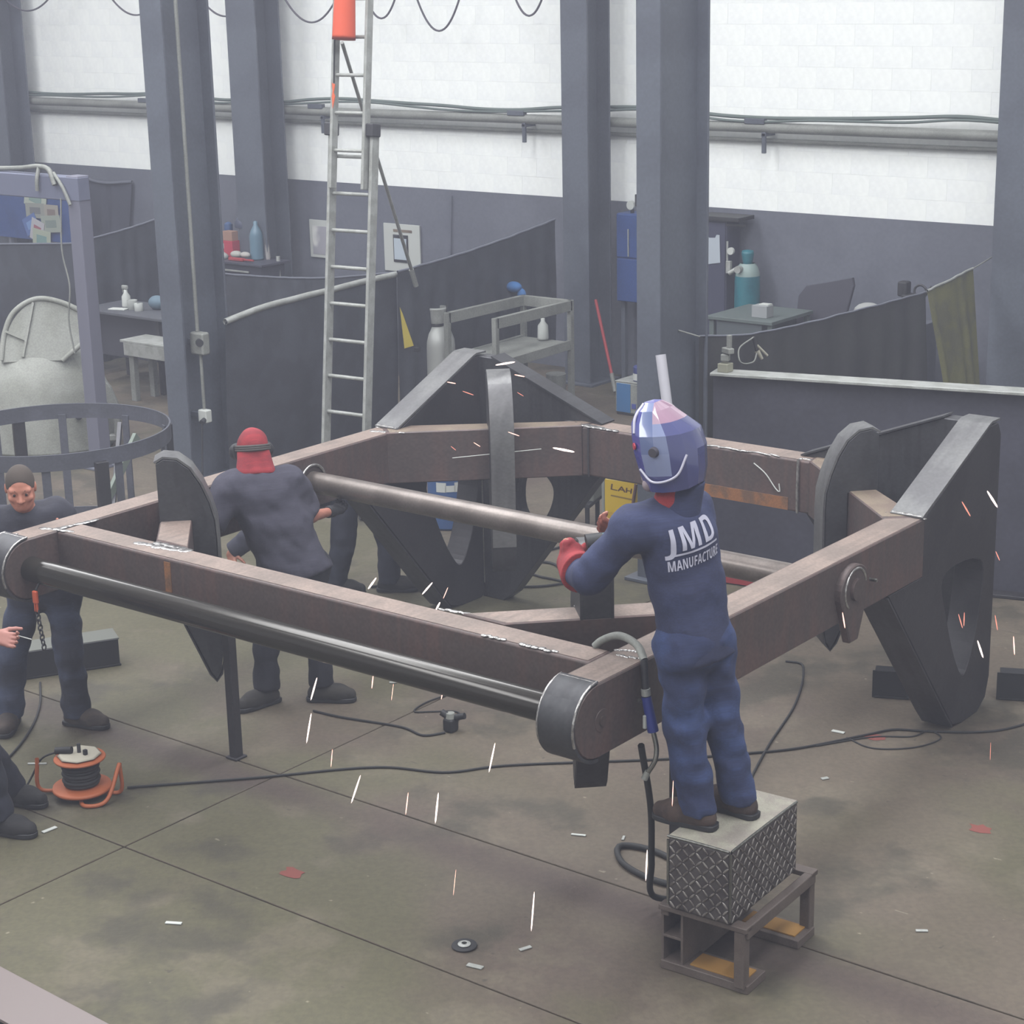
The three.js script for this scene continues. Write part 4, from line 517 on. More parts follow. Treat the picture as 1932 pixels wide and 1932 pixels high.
  const fr = thing('wire_feeder', 'grey wire feeder with a round spool beside the yellow machine', 'wire feeder', [-8.25, 0, -11.2], 0.3); part(fr, 'base', [bx(0.0, 0.24, 0.0, 0.3, 0.03, 0.3), bx(-0.12, 0.12, 0.12, 0.03, 0.24, 0.03), bx(0.12, 0.12, 0.12, 0.03, 0.24, 0.03), bx(-0.12, 0.12, -0.12, 0.03, 0.24, 0.03), bx(0.12, 0.12, -0.12, 0.03, 0.24, 0.03)], M.black); part(fr, 'case', bx(0.08, 0.36, -0.05, 0.16, 0.22, 0.26, 0.02), mat('#8f928a', 0.5)); part(fr, 'spool', [cyl([0.0, 0.37, 0.06], [0.0, 0.37, 0.1], 0.1, 0.1, 24), cyl([0.0, 0.37, 0.1], [0.0, 0.37, 0.11], 0.06, 0.05, 20)], M.greyPaint); part(fr, 'rim', new THREE.TorusGeometry(0.1, 0.014, 8, 28).translate(0, 0.37, 0.1), M.black);
  const dr = thing('blue_drum', 'blue drum with a torn white label seen under the back of the frame', 'drum', [-9.15, 0, -10.75]); part(dr, 'body', lathe([[0, 0], [0.15, 0], [0.16, 0.02], [0.16, 0.14], [0.168, 0.15], [0.16, 0.16], [0.16, 0.4], [0.168, 0.41], [0.16, 0.425], [0.14, 0.42], [0, 0.415]], 30), mat('#3f6298', 0.5)); part(dr, 'label', [0, 1, 2].map((i) => lathe([[0.1615, 0.3 + i * 0.012], [0.1615, 0.385 - (i % 2) * 0.015]], 30).rotateY(0)).map((g, i) => new THREE.CylinderGeometry(0.1618, 0.1618, 0.075 - (i % 2) * 0.025, 10, 1, true, 0.1 + i * 0.45, 0.5).translate(0, 0.345 - (i % 2) * 0.01, 0)), M.paper, 'torn white label');
  // timbers and channels on the floor
  const ch = thing('steel_channel', 'dark steel channel lying on the floor under the right corner of the frame', 'channel', [-4.45, 0, -9.35]); wpart(ch, 'channel', [bar([-4.8, 0.085, -9.385], [-4.62, 0.085, -9.47], 0.012, 0.165), bar([-4.8, 0.165, -9.42], [-4.62, 0.165, -9.5], 0.09, 0.01), bar([-4.8, 0.008, -9.42], [-4.62, 0.008, -9.5], 0.09, 0.01)], M.black);
  // channel runs under the corner box on both sides; its second piece
  const ch2 = thing('steel_channel', 'short dark steel channel at the right edge beside the frame corner', 'channel', [-4.1, 0, -9.75]); wpart(ch2, 'channel', [bar([-4.2, 0.085, -9.76], [-3.98, 0.085, -9.86], 0.012, 0.165), bar([-4.2, 0.165, -9.8], [-3.98, 0.165, -9.9], 0.09, 0.01), bar([-4.2, 0.008, -9.8], [-3.98, 0.008, -9.9], 0.09, 0.01)], M.black);
  const cl = thing('steel_channel', 'dark steel channel on the floor behind the legs of the man at the left', 'channel', [-9.1, 0, -6.95]);
  wpart(cl, 'web', bar([-9.75, 0.09, -5.6], [-8.86, 0.09, -7.2], 0.012, 0.17), M.black); wpart(cl, 'flange', bar([-9.84, 0.172, -5.66], [-8.95, 0.172, -7.26], 0.2, 0.012), mat('#6f716a', 0.6)); wpart(cl, 'flange', bar([-9.8, 0.007, -5.63], [-8.9, 0.007, -7.23], 0.12, 0.012), M.black);
  const rb = solo('red_bar', bar([-7.0, 0.04, -10.68], [-6.3, 0.04, -10.78], 0.05, 0.06), M.red, 'red bar lying on the floor under the second cross tube', 'bar');
  const cor = thing('pale_beam', 'end of a pale steel beam in the near left corner', 'beam', [-6.2, 0, -3.9], 0.0); wpart(cor, 'flange', bar([-6.6, 0.13, -4.14], [-5.2, 0.13, -4.08], 0.25, 0.014), mat('#8a7e7c', 0.5, 0.1)); wpart(cor, 'web', bar([-6.6, 0.066, -4.1], [-5.2, 0.066, -4.04], 0.014, 0.12), M.mill); wpart(cor, 'flange', bar([-6.6, 0.007, -4.12], [-5.2, 0.007, -4.06], 0.25, 0.014), M.mill);
}
// checker-plate box on its channel stand
{
  const turn = 0.05, b = thing('checker_plate_box', 'dark checker-plate step box that the worker stands on', 'step box', [-3.86, 0.315, -6.33], turn), w = 0.3, d = 0.6, h = 0.335;
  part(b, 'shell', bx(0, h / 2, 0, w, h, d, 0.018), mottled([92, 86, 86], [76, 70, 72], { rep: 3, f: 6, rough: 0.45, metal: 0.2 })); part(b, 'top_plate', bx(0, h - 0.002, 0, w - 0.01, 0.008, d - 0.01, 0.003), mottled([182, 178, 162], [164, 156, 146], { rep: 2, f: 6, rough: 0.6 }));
  const tread = mottled([176, 170, 166], [120, 112, 108], { rep: 4, f: 6, rough: 0.3, metal: 0.6 }), tg = new THREE.SphereGeometry(1, 8, 5), tear = (a) => tg.clone().scale(0.021, 0.0055, 0.0035).rotateZ(a);
  const front = [], side = []; for (let i = 0; i < 9; i++) for (let j = 0; j < 10; j++) { const a = (i + j) % 2 ? 0.8 : -0.8; front.push(tear(a).translate(-w / 2 + 0.025 + i * 0.0315, 0.025 + j * 0.0315, d / 2 + 0.0005)); }
  for (let i = 0; i < 18; i++) for (let j = 0; j < 10; j++) { const a = (i + j) % 2 ? 0.8 : -0.8; side.push(tear(a).rotateY(Math.PI / 2).translate(w / 2 + 0.0005, 0.025 + j * 0.0315, -d / 2 + 0.03 + i * 0.032)); }
  const fm = part(b, 'tread_front', front, tread); fm.userData.kind = 'stuff'; const sm = part(b, 'tread_side', side, tread); sm.userData.kind = 'stuff';
  const edge = (a, c) => part(b, 'weld_edge', tube([a, [(a[0] + c[0]) / 2, (a[1] + c[1]) / 2 + 0.002, (a[2] + c[2]) / 2], c], 0.006, 6, 12), M.bright);
  edge([w / 2 - 0.004, 0.02, d / 2 - 0.004], [w / 2 - 0.004, h - 0.01, d / 2 - 0.004]); edge([-w / 2, h - 0.004, d / 2 - 0.004], [w / 2 - 0.01, h - 0.004, d / 2 - 0.004]); edge([w / 2 - 0.004, h - 0.004, -d / 2 + 0.01], [w / 2 - 0.004, h - 0.004, d / 2 - 0.01]); edge([-w / 2 + 0.002, 0.02, d / 2 - 0.004], [-w / 2 + 0.002, h - 0.02, d / 2 - 0.004]);
  const s = thing('box_stand', 'brown steel stand of channels under the checker-plate box', 'stand', [-3.86, 0, -6.38], turn), br = mottled([112, 100, 94], [100, 88, 82], { rep: 2, f: 6, rough: 0.55 }), W = 0.42, D = 0.62, H = 0.31;
  for (const z of [D / 2 - 0.012, -D / 2 + 0.012]) { part(s, 'sole', bx(0, 0.02, z - (z > 0 ? 0.07 : -0.07), W, 0.04, 0.16, 0.004), br); part(s, 'head', bx(0, H - 0.012, z, W, 0.024, 0.06, 0.004), br); part(s, 'post', bx(W / 2 - 0.035, H / 2, z, 0.05, H - 0.05, 0.05, 0.006), br); part(s, 'packing', bx(0.05, 0.043, z - (z > 0 ? 0.07 : -0.07), 0.26, 0.008, 0.11, 0.002), mat('#a87c3a', 0.8), 'ochre rusted strip'); }
  part(s, 'side_rail', bx(W / 2 - 0.02, H - 0.03, 0, 0.04, 0.055, D, 0.006), br); part(s, 'side_rail', bx(-W / 2 + 0.02, H - 0.03, 0, 0.04, 0.055, D, 0.006), br);
  part(s, 'side_panel', bx(-W / 2 + 0.1, H / 2, 0, 0.012, H - 0.04, D - 0.02, 0.002), br); part(s, 'side_panel', bx(-W / 2 + 0.006, H / 2, 0, 0.012, H - 0.04, D - 0.02, 0.002), br); part(s, 'shelf', bx(-W / 2 + 0.05, H / 2, 0, 0.1, 0.012, D - 0.02, 0.002), br);
}
// cable reel
{
  const r = thing('cable_reel', 'orange cable reel with a black cable on its stand, on the floor at the left', 'cable reel', [-7.5, 0, -5.78]);
  part(r, 'drum', lathe([[0, 0.06], [0.075, 0.06], [0.075, 0.2], [0, 0.2]], 28), M.orange); part(r, 'wound_cable', [0, 1, 2, 3, 4, 5, 6].map((i) => new THREE.TorusGeometry(0.084 + (i % 2) * 0.006, 0.0105, 8, 28).rotateX(Math.PI / 2).translate(0, 0.078 + i * 0.0185, 0)), M.rubber);
  part(r, 'lower_flange', lathe([[0.02, 0.035], [0.15, 0.035], [0.155, 0.045], [0.15, 0.06], [0.07, 0.062], [0.02, 0.062]], 36), M.orange); part(r, 'upper_flange', lathe([[0.02, 0.2], [0.13, 0.205], [0.135, 0.212], [0.13, 0.22], [0.02, 0.225]], 36), M.orange);
  part(r, 'socket_plate', lathe([[0, 0.226], [0.1, 0.224], [0.115, 0.23], [0.1, 0.24], [0, 0.242]], 8), mat('#cfc9b8', 0.7)); part(r, 'plug', [cyl([-0.1, 0.25, 0.07], [-0.02, 0.262, 0.03], 0.02, 0.018), bx(0.05, 0.255, 0.0, 0.02, 0.03, 0.02)], M.black);
  part(r, 'stand', tube([[-0.2, 0.2, 0.12], [-0.2, 0.03, 0.12], [-0.13, 0.012, 0.06], [0, 0.012, 0], [0.1, 0.012, -0.08], [0.16, 0.02, -0.12], [0.17, 0.18, -0.12]], 0.011, 8, 60), M.orange); part(r, 'stand', tube([[0.17, 0.18, -0.12], [0.2, 0.02, 0.02], [0.14, 0.012, 0.1], [0, 0.012, 0.02]], 0.011, 8, 40), M.orange); part(r, 'axle', cyl([0, 0.02, 0], [0, 0.29, 0], 0.01), M.mill); part(r, 'crank_pin', cyl([-0.24, 0.17, 0.15], [-0.16, 0.17, 0.09], 0.006), M.galv);
}
// small things on the floor: cables, plug, disc
{
  const cable = (label, pts, r0 = 0.011, m = M.rubber) => { const r = r0 * 0.62; return solo('floor_cable', tube(pts.map((p) => [p[0], p[2] ?? r + 0.001, p[1]]), r, 7, pts.length * 10), m, label, 'cable'); };
  cable('long black cable across the floor in front of the frame', [[-7.37, -5.97], [-6.91, -6.45], [-6.45, -6.95], [-6.12, -7.1], [-5.94, -7.33], [-5.28, -7.91], [-4.97, -8.22], [-4.77, -8.45], [-4.54, -8.86], [-4.46, -9.0], [-4.3, -9.08], [-4.0, -9.3], [-3.8, -9.8]]);
  cable('black cable with a loose loop below the right corner box', [[-4.62, -8.75], [-4.44, -8.7], [-4.25, -8.85], [-4.2, -9.05], [-4.3, -9.1], [-4.33, -8.98], [-4.5, -8.85], [-4.7, -8.55]], 0.007);
  cable('short black cable from the worker\'s boots to the grey connector', [[-7.32, -7.33], [-7.13, -7.35], [-6.72, -7.44], [-6.55, -7.42], [-6.48, -7.52]]);
  cable('thin black cable running back from the grey connector', [[-6.49, -7.62], [-6.62, -7.8], [-6.75, -7.72], [-6.83, -7.66], [-6.87, -7.8], [-6.8, -8.1], [-6.5, -8.6]], 0.008);
  cable('black cable under the right beam running towards the box', [[-5.5, -9.6], [-5.41, -9.62], [-5.32, -9.5], [-5.1, -9.02], [-4.91, -8.4], [-4.75, -7.94], [-4.62, -7.6], [-4.45, -7.2]]);
  cable('coiled black hose on the floor left of the step box', [[-4.15, -6.06, 1.0], [-4.23, -6.25, 0.62], [-4.3, -6.36, 0.3], [-4.36, -6.46, 0.08], [-4.3, -6.6, 0.03], [-4.42, -6.85], [-4.7, -6.95], [-4.85, -6.9], [-4.74, -6.76], [-4.45, -6.7], [-4.2, -6.85]].map((p) => p), 0.024);
  cable('black lead from the cable reel out to the left', [[-7.58, -5.72, 0.25], [-7.68, -5.68, 0.2], [-7.76, -5.66, 0.08], [-7.75, -5.58], [-7.68, -5.5], [-7.72, -5.35], [-8.0, -5.2]], 0.009);
  cable('black cable curving past the feet of the man at the left', [[-9.01, -6.7], [-8.7, -6.45], [-8.42, -6.15], [-8.18, -5.77], [-8.1, -5.4]]);
  cable('thick black cable behind the left corner box', [[-8.6, -9.24], [-8.44, -9.5], [-8.1, -9.75], [-7.82, -9.8], [-7.61, -9.95], [-7.5, -10.3], [-7.9, -10.8]], 0.014);
  cable('black hose looping towards the yellow machine', [[-7.43, -10.04], [-7.6, -10.2], [-7.9, -10.39], [-8.15, -10.3], [-8.3, -10.6], [-8.2, -11.0]], 0.016);
  cable('second black hose looping towards the yellow machine', [[-7.3, -9.9], [-7.57, -10.09], [-7.8, -10.1], [-8.04, -10.21], [-8.1, -10.6], [-8.0, -11.05]], 0.014);
  cable('tangled dark cables on the floor behind the trolley', [[-10.6, -13.2], [-10.3, -13.6], [-10.7, -13.9], [-10.2, -14.1], [-9.9, -13.7], [-10.4, -13.4], [-9.8, -13.1]], 0.02);
  const pl = thing('cable_connector', 'grey three-way cable connector on the floor', 'connector', [-6.48, 0, -7.57]); part(pl, 'body', [bx(0, 0.04, 0, 0.07, 0.08, 0.07, 0.015), cyl([-0.02, 0.07, 0], [0.08, 0.1, -0.03], 0.018), cyl([0, 0.08, 0], [-0.05, 0.11, 0.02], 0.02)], M.black); part(pl, 'cap', cyl([0, 0.08, 0], [0, 0.11, 0], 0.03, 0.024), M.greyPaint);
  const gd = thing('grinding_disc', 'worn black grinding disc with a bright hub on the floor', 'disc', [-4.85, 0, -5.71]); part(gd, 'disc', lathe([[0.012, 0.003], [0.055, 0.003], [0.057, 0.006], [0.055, 0.011], [0.03, 0.01], [0.012, 0.014]], 30), M.black); part(gd, 'hub', lathe([[0.01, 0.012], [0.03, 0.011], [0.028, 0.016], [0.012, 0.018]], 24), M.galv);
  for (const [x, z, l] of [[-5.96, -5.78, 'red paint mark on the floor in the lower left'], [-3.53, -8.11, 'red paint mark on the floor near the right edge'], [-4.5, -8.85, 'red paint mark on the floor by the cable loop']]) { const p = []; for (let i = 0; i < 14; i++) { const a = i / 14 * 6.283, r = rnd(0.03, 0.06); p.push([r * 1.4 * Math.cos(a), r * Math.sin(a)]); } const g = new THREE.ShapeGeometry(new THREE.Shape(p.map((q) => new THREE.Vector2(...q)))).rotateX(-Math.PI / 2).translate(x, 0.0015, z); solo('paint_mark', g, mat('#8a4a42', 0.85), l, 'paint mark'); }
  [[-6.05, -5.1, 0.5, 'near the left floor joint'], [-4.7, -5.6, 0.2, 'right of the grinding disc'], [-4.62, -5.85, 1.2, 'beyond the grinding disc'], [-5.1, -6.9, 0.4, 'below the front tube'], [-4.9, -7.0, 2.0, 'in front of the short leg stub'], [-7.25, -7.95, 0.7, 'behind the prop post'], [-4.7, -8.8, 0.1, 'left of the right corner box'], [-4.45, -8.2, 1.0, 'beside the cable loop'], [-3.3, -7.0, 0.6, 'right of the step box'], [-7.3, -5.4, 1.5, 'near the cable reel']].forEach(([x, z, a, l], i) => solo('metal_scrap', bx(x, 0.004, z, rnd(0.04, 0.09), 0.006, rnd(0.012, 0.03), 0.002, a), i % 3 ? M.galv : M.paper, 'small bright scrap on the floor ' + l, 'scrap'));
}
// ------------------------------------------------------------------ people: distance fields meshed by surface nets
function mesher(prims, cell, o = {}) {
  const lo = [1e9, 1e9, 1e9], hi = [-1e9, -1e9, -1e9], m = 0.05;
  const box = (p) => p.t === 'c' ? [0, 1, 2].map((i) => [Math.min(p.a[i] - p.ra, p.b[i] - p.rb), Math.max(p.a[i] + p.ra, p.b[i] + p.rb)]) : [0, 1, 2].map((i) => { const R = Math.max(...p.r); return [p.c[i] - R, p.c[i] + R]; });
  for (const p of prims) { p.box = box(p); if (p.sub) continue; for (let i = 0; i < 3; i++) { lo[i] = Math.min(lo[i], p.box[i][0] - m); hi[i] = Math.max(hi[i], p.box[i][1] + m); } }
  const n = [0, 1, 2].map((i) => Math.ceil((hi[i] - lo[i]) / cell) + 1), F = new Float32Array(n[0] * n[1] * n[2]).fill(1);
  const id = (i, j, k) => (k * n[1] + j) * n[0] + i;
  for (const p of prims) {
    const k = p.k ?? 0.03, e = 0.06, r0 = [0, 1, 2].map((i) => Math.max(0, Math.floor((p.box[i][0] - e - lo[i]) / cell))), r1 = [0, 1, 2].map((i) => Math.min(n[i] - 1, Math.ceil((p.box[i][1] + e - lo[i]) / cell)));
    let ab, l2; if (p.t === 'c') { ab = [p.b[0] - p.a[0], p.b[1] - p.a[1], p.b[2] - p.a[2]]; l2 = ab[0] ** 2 + ab[1] ** 2 + ab[2] ** 2 || 1e-9; }
    const L = Math.sqrt(l2 || 1);
    for (let z = r0[2]; z <= r1[2]; z++) for (let y = r0[1]; y <= r1[1]; y++) for (let x = r0[0]; x <= r1[0]; x++) {
      const P = [lo[0] + x * cell, lo[1] + y * cell, lo[2] + z * cell]; let d;
      if (p.t === 'c') { const q = [P[0] - p.a[0], P[1] - p.a[1], P[2] - p.a[2]], h = (q[0] * ab[0] + q[1] * ab[1] + q[2] * ab[2]) / l2, t = Math.max(0, Math.min(1, h)); d = Math.hypot(q[0] - ab[0] * t, q[1] - ab[1] * t, q[2] - ab[2] * t) - (p.ra + (p.rb - p.ra) * t); if (p.cutB) d = Math.max(d, (h - 1) * L); if (p.cutA) d = Math.max(d, -h * L); }
      else { let q = [P[0] - p.c[0], P[1] - p.c[1], P[2] - p.c[2]]; if (p.ax) q = p.ax.map((a) => a[0] * q[0] + a[1] * q[1] + a[2] * q[2]); const w = q.map((v, i) => v / p.r[i]), l = Math.hypot(...w); if (l < 1e-6) d = -Math.min(...p.r); else { const g = Math.hypot(...w.map((v, i) => v / p.r[i])); d = l * (l - 1) / g; } }
      const i = id(x, y, z), f = F[i];
      if (p.sub) { const h = Math.max(k - Math.abs(f + d), 0) / k; F[i] = Math.max(f, -d) + h * h * k / 4; } else { const h = Math.max(k - Math.abs(f - d), 0) / k; F[i] = Math.min(f, d) - h * h * k / 4; }
    }
  }
  if (o.noise) for (let z = 0; z < n[2]; z++) for (let y = 0; y < n[1]; y++) for (let x = 0; x < n[0]; x++) { const i = id(x, y, z); if (Math.abs(F[i]) < 0.05) { const X = lo[0] + x * cell, Y = lo[1] + y * cell, Z = lo[2] + z * cell; F[i] += o.noise * (n3(X * 9 + 40, Y * 13 + 40, Z * 9 + 40) - 0.5 + 0.6 * (n3(X * 22 + 90 + Y * 8, Y * 20 + 90, Z * 22 + 90) - 0.5)); } }
  if (o.planes) for (let z = 0; z < n[2]; z++) for (let y = 0; y < n[1]; y++) for (let x = 0; x < n[0]; x++) { const i = id(x, y, z); for (const [q, nn] of o.planes) F[i] = Math.max(F[i], (lo[0] + x * cell - q[0]) * nn[0] + (lo[1] + y * cell - q[1]) * nn[1] + (lo[2] + z * cell - q[2]) * nn[2]); }
  const at = new Map(), pos = [], idx = [], C = [[0, 0, 0], [1, 0, 0], [0, 1, 0], [1, 1, 0], [0, 0, 1], [1, 0, 1], [0, 1, 1], [1, 1, 1]], E = [[0, 1], [2, 3], [4, 5], [6, 7], [0, 2], [1, 3], [4, 6], [5, 7], [0, 4], [1, 5], [2, 6], [3, 7]];
  for (let z = 0; z < n[2] - 1; z++) for (let y = 0; y < n[1] - 1; y++) for (let x = 0; x < n[0] - 1; x++) {
    const v = C.map((c) => F[id(x + c[0], y + c[1], z + c[2])]); let s = 0; for (const q of v) if (q < 0) s++;
    if (s === 0 || s === 8) continue; let c = 0, sx = 0, sy = 0, sz = 0;
    for (const [a, b] of E) if ((v[a] < 0) !== (v[b] < 0)) { const t = v[a] / (v[a] - v[b]); sx += C[a][0] + (C[b][0] - C[a][0]) * t; sy += C[a][1] + (C[b][1] - C[a][1]) * t; sz += C[a][2] + (C[b][2] - C[a][2]) * t; c++; }
    at.set(id(x, y, z), pos.length / 3); pos.push(lo[0] + (x + sx / c) * cell, lo[1] + (y + sy / c) * cell, lo[2] + (z + sz / c) * cell);
  }
  const quad = (a, b, c, d, f) => { const q = [a, b, c, d].map((k) => at.get(k)); if (q.some((k) => k === undefined)) return; f ? idx.push(q[0], q[1], q[2], q[0], q[2], q[3]) : idx.push(q[0], q[2], q[1], q[0], q[3], q[2]); };
  for (let z = 1; z < n[2] - 1; z++) for (let y = 1; y < n[1] - 1; y++) for (let x = 1; x < n[0] - 1; x++) {
    const f = F[id(x, y, z)] < 0;
    if (f !== F[id(x + 1, y, z)] < 0) quad(id(x, y - 1, z - 1), id(x, y, z - 1), id(x, y, z), id(x, y - 1, z), f);
    if (f !== F[id(x, y + 1, z)] < 0) quad(id(x - 1, y, z - 1), id(x - 1, y, z), id(x, y, z), id(x, y, z - 1), f);
    if (f !== F[id(x, y, z + 1)] < 0) quad(id(x - 1, y - 1, z), id(x, y - 1, z), id(x, y, z), id(x - 1, y, z), f);
  }
  const g = new THREE.BufferGeometry(); g.setAttribute('position', new THREE.Float32BufferAttribute(pos, 3)); g.setIndex(idx); g.computeVertexNormals(); return g;
}
const cap = (a, b, ra, rb = ra, k = 0.03, o = {}) => ({ t: 'c', a, b, ra, rb, k, ...o });
const ell = (c, r, k = 0.02, ax, o = {}) => ({ t: 'e', c, r, k, ax, ...o });
const A3 = { add: (a, b, s = 1) => a.map((x, i) => x + b[i] * s), sub: (a, b) => a.map((x, i) => x - b[i]), mid: (a, b, t = 0.5) => a.map((x, i) => x + (b[i] - x) * t), unit: (a) => { const l = Math.hypot(...a); return a.map((x) => x / l); }, cross: (a, b) => [a[1] * b[2] - a[2] * b[1], a[2] * b[0] - a[0] * b[2], a[0] * b[1] - a[1] * b[0]], rot: (v, ax, an) => { const q = v3(v).applyAxisAngle(v3(ax).normalize(), an); return [q.x, q.y, q.z]; } };
// a hand: palm and five fingers; fwd along the hand, palm = direction the palm faces, s = +1 thumb on fwd x palm side
function handPrims(w, fwd, palm, s, curl = 0.5, fat = 1) {
  fwd = A3.unit(fwd); palm = A3.unit(palm); const lat = A3.unit(A3.cross(fwd, palm)), P = (f, l, p) => A3.add(A3.add(A3.add(w, fwd, f), lat, l), palm, p), out = [];
  for (const l of [-0.026, -0.009, 0.009, 0.026]) out.push(cap(P(0.012, l * 0.75, 0), P(0.085, l, 0), 0.016 * fat, 0.0125 * fat, 0.012));
  [[-0.03, 0.062], [-0.0105, 0.075], [0.0095, 0.08], [0.029, 0.07]].forEach(([l, len], i) => { const r = 0.0092 * fat, ll = l * -s * -1; let p = P(0.088, ll, 0), d = A3.add(fwd, lat, l * 2.2); d = A3.unit(d); [0.46, 0.3, 0.24].forEach((q, j) => { d = A3.rot(d, lat, -(curl * (j ? 1.1 : 0.75) + i * 0.05)); const e = A3.add(p, d, len * q); out.push(cap(p, e, r * (1 - j * 0.08), r * (0.94 - j * 0.1), j ? 0.004 : 0.008)); p = e; }); });
  let p = P(0.028, s * 0.03, 0.004), d = A3.unit(A3.add(A3.add(fwd, lat, s * 0.9), palm, 0.5)); [0.04, 0.032, 0.026].forEach((q, j) => { const e = A3.add(p, d, q); out.push(cap(p, e, (0.0135 - j * 0.0018) * fat, (0.0122 - j * 0.002) * fat, j ? 0.004 : 0.014)); p = e; d = A3.unit(A3.add(A3.add(d, fwd, 0.35), palm, 0.3)); });
  return out;
}
// a head: c = middle of the skull, f = where the face looks, u = up
function headPrims(c, f, u) {
  f = A3.unit(f); const s = A3.unit(A3.cross(u, f)); u = A3.unit(A3.cross(f, s)); const ax = [s, u, f], P = (x, y, z) => A3.add(A3.add(A3.add(c, s, x), u, y), f, z), o = [];
  o.push(ell(P(0, 0.025, -0.012), [0.075, 0.092, 0.095], 0.02, ax), ell(P(0, -0.035, 0.022), [0.06, 0.075, 0.068], 0.03, ax), ell(P(0, -0.088, 0.05), [0.03, 0.026, 0.03], 0.03, ax), cap(P(-0.05, -0.055, 0.0), P(-0.018, -0.09, 0.05), 0.02, 0.018, 0.02), cap(P(0.05, -0.055, 0.0), P(0.018, -0.09, 0.05), 0.02, 0.018, 0.02));
  o.push(cap(P(-0.045, 0.022, 0.068), P(0.045, 0.022, 0.068), 0.012, 0.012, 0.018)); for (const k of [-1, 1]) { o.push(ell(P(k * 0.031, 0.0, 0.092), [0.02, 0.013, 0.016], 0.012, ax, { sub: true })); o.push(ell(P(k * 0.031, 0.0, 0.073), [0.014, 0.011, 0.012], 0.004, ax)); o.push(ell(P(k * 0.045, -0.03, 0.06), [0.02, 0.015, 0.016], 0.02, ax)); o.push(ell(P(k * 0.077, -0.005, -0.012), [0.008, 0.03, 0.019], 0.006, ax)); }
  o.push(cap(P(0, 0.005, 0.08), P(0, -0.03, 0.1), 0.0085, 0.0125, 0.01), ell(P(-0.013, -0.034, 0.09), [0.009, 0.008, 0.01], 0.006, ax), ell(P(0.013, -0.034, 0.09), [0.009, 0.008, 0.01], 0.006, ax));
  o.push(cap(P(-0.02, -0.059, 0.076), P(0.02, -0.059, 0.076), 0.0062, 0.0062, 0.008), cap(P(-0.017, -0.07, 0.075), P(0.017, -0.07, 0.075), 0.007, 0.007, 0.008), cap(P(-0.026, -0.0645, 0.09), P(0.026, -0.0645, 0.09), 0.0022, 0.0022, 0.003, { sub: true }));
  return { prims: o, P, ax };
}
const skinMat = (c) => new THREE.MeshPhysicalMaterial({ color: c, roughness: 0.55, sheen: 0.2, sheenRoughness: 0.6, side: THREE.DoubleSide });
const fabric = (a, b, rep = 3) => { const m = mottled(a, b, { rep, f: 6, rough: 0.9, speck: 0.08, bump: 0.0008 }); return m; };
// the trunk as capsules at both sides of the spine; j = joints
function trunk(j, gr, from = 0, q = 1) {
  const lat = A3.unit(A3.sub(j.hipR, j.hipL)), sl = A3.unit(A3.sub(j.shR, j.shL)), up = A3.sub(j.neck, j.pelvis), waist = A3.add(j.pelvis, up, 0.38), chest = A3.add(j.pelvis, up, 0.74), o = [];
  for (const s of [-1, 1]) o.push(cap(A3.add(A3.add(j.pelvis, up, from), lat, s * 0.06 * q), A3.add(waist, lat, s * 0.055 * q), 0.112 * q + gr, 0.1 * q + gr, 0.06), cap(A3.add(waist, lat, s * 0.055 * q), A3.add(chest, sl, s * 0.075 * q), 0.1 * q + gr, 0.105 * q + gr, 0.06));
  o.push(cap(A3.add(j.shL, sl, 0.03), A3.add(j.shR, sl, -0.03), 0.068 + gr, 0.068 + gr, 0.06), cap(chest, A3.add(j.neck, up, -0.05), 0.1 + gr, 0.062 + gr * 0.6, 0.06));
  return o;
}
const limb = (a, b, c, r, gr, k = 0.025, o = {}) => [cap(a, b, r[0] + gr, r[1] + gr, 0.05), cap(b, c, r[1] + gr, r[2] + gr, k, o)];
function bootPrims(ank, toe) {
  const y0 = Math.min(ank[1], toe[1]) - 0.0, f = A3.unit([toe[0] - ank[0], 0, toe[2] - ank[2]]), base = ank[1] - 0.08, h = [ank[0] - f[0] * 0.045, base + 0.042, ank[2] - f[2] * 0.045], b = [ank[0] + f[0] * 0.1, base + 0.045, ank[2] + f[2] * 0.1], t = [ank[0] + f[0] * 0.165, base + 0.038, ank[2] + f[2] * 0.165];
  return { prims: [cap([ank[0], ank[1] + 0.07, ank[2]], [ank[0] - f[0] * 0.01, ank[1] - 0.02, ank[2] - f[2] * 0.01], 0.05, 0.05, 0.03), cap(h, b, 0.042, 0.046, 0.03), cap(b, t, 0.046, 0.038, 0.03), cap([ank[0], ank[1] - 0.01, ank[2]], b, 0.045, 0.042, 0.04)], planes: [[[0, base + 0.002, 0], [0, -1, 0]]], f, base, h, t };
}
